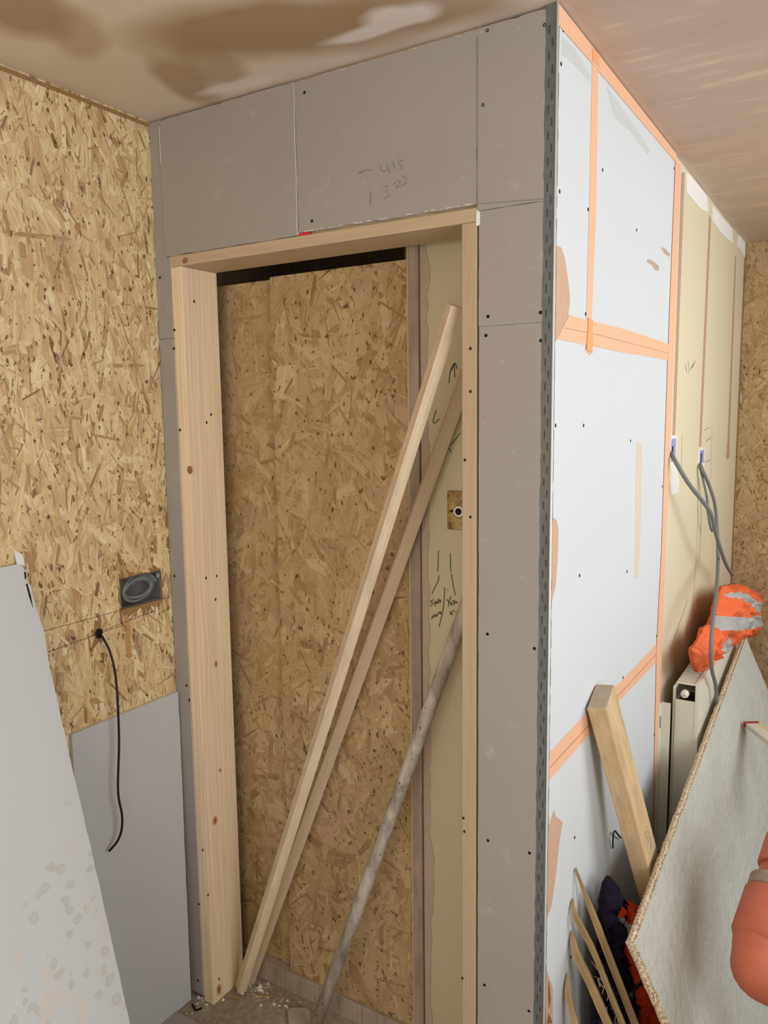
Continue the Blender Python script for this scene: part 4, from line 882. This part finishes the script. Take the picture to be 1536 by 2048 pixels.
# splintered slivers of strand board leaning on the white wall near the corner
def sliver(pts, w0, label, seed, d=0.010):
    r = random.Random(seed); P = smooth_pts(pts, 7); g = MB(); n = len(P); L_ = 0
    for i in range(n):
        a = (P[min(i+1, n-1)]-P[max(i-1, 0)]).normalized(); nn = Vector((0.35, -1, 0)); nn = (nn-a*nn.dot(a)).normalized(); t = a.cross(nn)
        w_ = w0*(0.30+0.70*min(1, i/(n*0.22)))*(1+r.uniform(-.10, .10)); k = d*(1+r.uniform(-.1, .1))*(.6+.4*min(1, i/4))
        for sx, sy in ((-1, -1), (1, -1), (1, 1), (-1, 1)): g.v.append(tuple(P[i]+t*sx*w_/2+nn*sy*k/2))
        if i:
            dl = (P[i]-P[i-1]).length; b = 4*(i-1)
            for q in range(4):
                q2 = (q+1) % 4; g.f.append((b+q, b+q2, b+4+q2, b+4+q)); g.mi.append(0); g.sm.append(False)
                g.uv.append([(L_, q*.015), (L_, q*.015+.015), (L_+dl, q*.015+.015), (L_+dl, q*.015)])
            L_ += dl
    g.f.append((3, 2, 1, 0)); g.f.append(tuple(4*(n-1)+q for q in range(4)))
    for _ in (0, 1): g.mi.append(0); g.sm.append(False); g.uv.append([(0, 0)]*4)
    o = g.build('board_sliver', M['osb_sliver']); tag(o, label, 'wood sliver'); return o
def down(pts):
    a, b = Vector(pts[-2]), Vector(pts[-1]); d = b-a; return list(pts)+[b+d*((b.z-FZ_-0.01)/-d.z)]
sl1 = sliver(down([(0.0040,0.1874,0.6050), (0.1350,0.2713,0.1911)]), 0.017, 'longest straight strand board sliver, leaning on the white wall in front of the dark cloth', 2)
sl2 = sliver(down([(0.0030,0.1761,0.5365), (0.0140,0.1584,0.5108), (0.0450,0.2003,0.4090), (0.0750,0.2074,0.3336), (0.1050,0.2243,0.2447)]), 0.013, 'crooked sliver with frayed fibres close beside the longest straight sliver', 3)
g = MB()
for a, b in (((0.0450,0.1596,0.4496), (0.0450,0.1095,0.4978)), ((0.0620,0.1850,0.3749), (0.0660,0.1140,0.4450)), ((0.0700,0.1746,0.3625), (0.0750,0.1046,0.4185)), ((0.0800,0.1689,0.3491), (0.0840,0.1088,0.4073))): g.bar(a, b, 0.0035, 0.002, taper=0.2)
g.build('frayed_fibre', M['osb_sliver'], sl2)
sliver(down([(0.0040,0.1699,0.4606), (0.0200,0.1519,0.4240), (0.0500,0.1648,0.3523), (0.0900,0.1819,0.2499)]), 0.018, 'medium brown sliver with a split tip, below the crooked frayed one', 4, 0.012)
sliver(down([(0.0040,0.1426,0.3715), (0.0120,0.1239,0.3397), (0.0240,0.1177,0.3054), (0.0400,0.1098,0.2683)]), 0.014, 'shortest sliver, orange-brown, nearest the metal corner bead', 6, 0.012)

# jumble of site rubbish between the wall and the leaning board
pu = thing('purple_cloth', 'dark purple bundled cloth standing behind the slivers, below the timber post', 'cloth', (0.06, 0.38, 0.2))
puff_obj('bundle', puff([(0.0500,0.2606,0.5552),(0.0500,0.2949,0.5416),(0.0500,0.3503,0.5011),(0.0500,0.3773,0.4487),(0.0500,0.3775,0.3944),(0.0500,0.3741,0.3283),(0.0500,0.4139,0.1914),(0.0500,0.4439,0.0703),(0.0500,0.4358,-0.0548),(0.0500,0.2855,0.0617),(0.0500,0.2594,0.2423),(0.0500,0.2515,0.4043),(0.0500,0.2329,0.4922),(0.0500,0.2463,0.5288)], NX, 0.022, 9.0, 0.032, cr_scale=22), 'purple', pu)
oj = thing('orange_cloth', 'orange-red bunched cloth with a pale band beside the timber post foot', 'cloth', (0.10, 0.42, 0.3))
VF = puff([(0.0700,0.3160,0.4663),(0.0700,0.3823,0.4404),(0.0700,0.4767,0.3768),(0.0700,0.5478,0.3011),(0.0700,0.5548,0.2383),(0.0700,0.4553,0.2909),(0.0700,0.3628,0.3508),(0.0700,0.3031,0.4124),(0.0700,0.2864,0.4550)], NX, 0.035, 12.0, 0.016, cr_scale=20)
bnd = [(0.1000,0.2183,0.5154),(0.1000,0.2452,0.5022),(0.1000,0.3575,0.3810),(0.1000,0.3283,0.3882),(0.1000,0.2675,0.4511)]
ins = lambda p: inpoly(p, bnd) and p[0] > 0.075
puff_obj('bundle', VF, 'red_cloth', oj, lambda p: not ins(p)); puff_obj('pale_band', VF, 'reflective', oj, ins)
rb = thing('orange_bag', 'orange-red bag wedged low between the dark cloth and the leaning board edge', 'bag', (0.12, 0.3, 0.1))
puff_obj('body', puff([(0.0900,0.2934,0.3878),(0.0900,0.3718,0.3444),(0.0900,0.5291,0.2178),(0.0900,0.8162,-0.1125),(0.0900,1.0116,-0.4463),(0.0900,0.5711,-0.1413),(0.0900,0.4502,0.0685),(0.0900,0.3882,0.1831),(0.0900,0.3486,0.2917)], NX, 0.030, 15.0, 0.018), 'red_cloth', rb)
g = MB(); g.tube(smooth_pts(shift([(0.1100,0.3034,0.2498),(0.1100,0.3524,0.2363),(0.1100,0.4157,0.2057),(0.1100,0.4604,0.1812)], [0.02]*4), 5), 0.005, 8); g.build('strap', M['black_bag'], rb)
bg = thing('rubble_bag', 'crumpled black plastic rubbish bag on the floor behind the slivers', 'bag', (0.08, 0.35, FZ_))
BV = puff([(0.0450,0.2431,0.3625),(0.0450,0.3250,0.3301),(0.0450,0.4500,0.2082),(0.0450,0.5782,0.0410),(0.0450,0.6660,-0.1069),(0.0450,0.7135,-0.2725),(0.0450,0.1965,0.1153),(0.0450,0.2298,0.2085),(0.0450,0.2148,0.3101)], NX, 0.040, 18.0, 0.030, cr_scale=20); puff_obj('bag', BV, 'black_bag', bg)
from mathutils.bvhtree import BVHTree
bvh = BVHTree.FromPolygons(BV[0], BV[1])
r_ = random.Random(13)
SC = [(0.0980,0.0833,0.4642),(0.0980,0.0704,0.4387),(0.0980,0.0993,0.4002),(0.0980,0.1816,0.3039),(0.0980,0.1490,0.3576),(0.0980,0.2338,0.2349),(0.0980,0.2034,0.2428),(0.0980,0.1370,0.3107),(0.0980,0.3353,0.2094),(0.0980,0.2749,0.2646)]
for k, c in enumerate(SC):
    hit = bvh.ray_cast(Vector((0.5319, -1.4858, 1.6586)), (Vector(c)-Vector((0.5319, -1.4858, 1.6586))).normalized())[0]
    if hit is None: continue
    c = hit; g = MB(); s = r_.uniform(.007, .020); a = r_.uniform(0, 3.1)
    u = Vector((0, math.cos(a), math.sin(a))); v = Vector((0.3, -math.sin(a), math.cos(a)))
    g.prism([c-u*s-v*s*.5, c+u*s*1.2-v*s*.3, c+u*s*.4+v*s*.7, c-u*s*.6+v*s*.4], (0.0015, 0, 0)); o = g.build('plaster_scrap', M['chip_white'])
    tag(o, 'small white plaster scrap lying on the black rubbish bag', 'scrap', 'white scraps on the black rubbish bag')

# stick with a red end resting on the leaning board
sp = Vector((0.212, 1.425, 0.556))+nb2*0.016; sq = Vector((0.4581,1.0426,0.5796))
st = thing('marker_stick', 'off-white square stick with a yellow edge and red end lying on the grey-green leaning board', 'stick', tuple(sp))
g = MB(); g.bar(sp+(sq-sp)*0.04, sq, 0.050, 0.016, (0.6, -1, 0.5)); bs = g.build('body', M['stick_white'], st, 0.001)
g = MB(); g.bar(sp, sp+(sq-sp)*0.045, 0.052, 0.018, (0.6, -1, 0.5)); g.build('red_end', M['red'], st, 0.001)
a_ = (sq-sp).normalized(); n_ = Vector((0.6, -1, 0.5)); n_ = (n_-a_*n_.dot(a_)).normalized(); t_ = a_.cross(n_); t_ = t_ if t_.z > 0 else -t_
g = MB(); g.bar(sp+(sq-sp)*0.04+t_*0.022+n_*0.0085, sq+t_*0.022+n_*0.0085, 0.007, 0.002, tuple(n_)); g.build('yellow_edge', M['yellow'], bs)

# terracotta drainage pipe bend in front of the leaning board
pp = thing('drain_pipe_bend', 'terracotta plastic drain pipe bend with a grey seal, standing in front of the leaning board', 'drain pipe', tuple((0.4376,0.2413,0.2991)))
U0 = Vector((0.3837,0.3475,0.4514)); U1 = Vector((0.4228,0.5673,0.5837)); U0b = Vector((0.4473,0.3014,0.3957))
d1 = (U1-U0).normalized()
g = MB(); g.tube([U0-d1*0.005, U0+d1*0.012, U0+d1*0.115, U0+d1*0.122], [0.060, 0.069, 0.070, 0.062], 40); g.tube([U0+d1*0.19, U0+d1*0.195, U0+d1*0.27, U0+d1*0.275, U0+d1*0.44], [0.058, 0.063, 0.064, 0.058, 0.057], 40); g.tube([U0+d1*0.10, U0+d1*0.2], 0.055, 40); ub = g.build('upper_limb', M['terracotta'], pp)
g = MB(); g.tube([U0+d1*0.118, U0+d1*0.122, U0+d1*0.150, U0+d1*0.156], [0.060, 0.067, 0.068, 0.058], 40); g.build('seal_ring', M['pipe_ring'], ub)
lp = smooth_pts([U0+d1*0.03, U0-d1*0.02, U0-d1*0.05+(U0b-U0)*.12, U0b, U0b+(U0b-U0)*1.2], 8)
g = MB(); g.tube(lp, [0.066-0.013*min(1, i/12) for i in range(len(lp))], 40); lo_ = g.build('lower_limb', M['terracotta'], pp)

# ------------------------------------------------------------------ floor clutter
g = MB(); pz = [(-0.7550,0.0536,-0.0240), (-0.7851,0.0869,-0.0240), (-0.7801,0.0986,-0.0240), (-0.7446,0.1197,-0.0240), (-0.7280,0.1165,-0.0240), (-0.6882,0.0728,-0.0240), (-0.7005,0.0350,-0.0240)]
g.prism(pz, (0, 0, 0.012)); o = g.build('plastic_packer', M['pale_block'], None, 0.002); tag(o, 'pale round-cornered plastic packer flat on the floor inside the opening', 'packer')
g = MB(); g.prism([(-1.0847,-0.0762,-0.0240), (-0.9878,-0.0746,-0.0240), (-0.9114,-0.0908,-0.0240), (-1.0557,-0.2067,-0.0240)], (0, 0, 0.006)); o = g.build('board_offcut', M['pb_grey'], None); tag(o, 'thin grey board offcut lying on the floor by the left plasterboard', 'offcut')
r_ = random.Random(17)
def chip(name, c, s, mat, sq=1.0):
    g = MB(); c = Vector(c); vs_ = []
    a0 = r_.uniform(0, 6)
    base = [c+Vector((math.cos(a0+a)*s*r_.uniform(.6, 1.2), math.sin(a0+a)*s*sq*r_.uniform(.6, 1.2), 0)) for a in (0, 1.2, 2.5, 3.7, 5.0)]
    top = c+Vector((r_.uniform(-.2, .2)*s, r_.uniform(-.2, .2)*s, s*0.9))
    tops = [b.lerp(top, .35)+Vector((0, 0, s*.6)) for b in base]
    for i in range(5):
        j = (i+1) % 5; g.poly([base[i], base[j], tops[j], tops[i]]); g.poly([tops[i], tops[j], top])
    g.poly(base[::-1]); return g.build(name, M[mat])
for c, s, l in (((-0.9692,0.1356,-0.0250), .010, 'round white plaster lump on the floor beside the foot of the pale batten'), ((-0.9187,0.1246,-0.0250), .009, 'white plaster lump further along the dark floor joint, right of the batten foot'),
                ((-1.0452,0.0004,-0.0250), .006, 'tiny white plaster crumb left of the door jamb foot'), ((-0.9782,0.0312,-0.0250), .005, 'tiny white plaster crumb just right of the door jamb foot')):
    o = chip('plaster_lump', c, s, 'chip_white'); tag(o, l, 'plaster lump')
g = MB()
for k in range(420):
    if k < 260: c = Vector((-0.9442,0.1095,-0.0250))+Vector((r_.gauss(0, .07), r_.gauss(.012, .022), 0))
    else: c = Vector((-1.0449,-0.0039,-0.0250))+Vector((r_.gauss(0, .025), r_.gauss(.0, .022), 0))
    if c.x < -W+.04 or c.y > .15 or (-1.025 < c.x < -.98 and c.y > -.002): continue
    s = abs(r_.gauss(0, .0035))+.0012; a0 = r_.uniform(0, 6); h = s*r_.uniform(.4, 1.0)
    b = [c+Vector((math.cos(a0+a)*s*1.5, math.sin(a0+a)*s, 0)) for a in (0, 1.6, 3.1, 4.6)]; t = c+Vector((0, 0, h))
    for i in range(4): g.poly([b[i], b[(i+1) % 4], t], 0 if r_.random() < .8 else 1)
o = g.build('floor_rubble', [M['chip'], M['chip_white']]); tag(o, 'crumbs of plaster and sawdust scattered over the floor at the door jamb foot', 'rubble', kind='stuff')
for c0, c1, l in (((-0.9762,0.0481,-0.0200), (-0.9340,0.0548,-0.0200), 'short splinter of wood at the foot of the pale batten'), ((-0.9008,0.0929,-0.0200), (-0.8518,0.1174,-0.0200), 'long brown wood splinter on the floor between the batten and the sole plate')):
    g = MB(); g.bar(c0, c1, 0.008, 0.004, (0, 0, 1), taper=.5); o = g.build('wood_splinter', M['osb_sliver']); tag(o, l, 'splinter')
g = MB()
for a, b in (((-1.0416,-0.0289,-0.0220), (-1.0148,-0.0418,-0.0220)), ((-1.0148,-0.0418,-0.0220), (-1.0045,-0.0246,-0.0220))): g.bar(a, b, 0.004, 0.003, (0, 0, 1))
o = g.build('metal_clip', M['screw']); tag(o, 'small dark bent metal clip on the floor in front of the left jamb', 'clip')
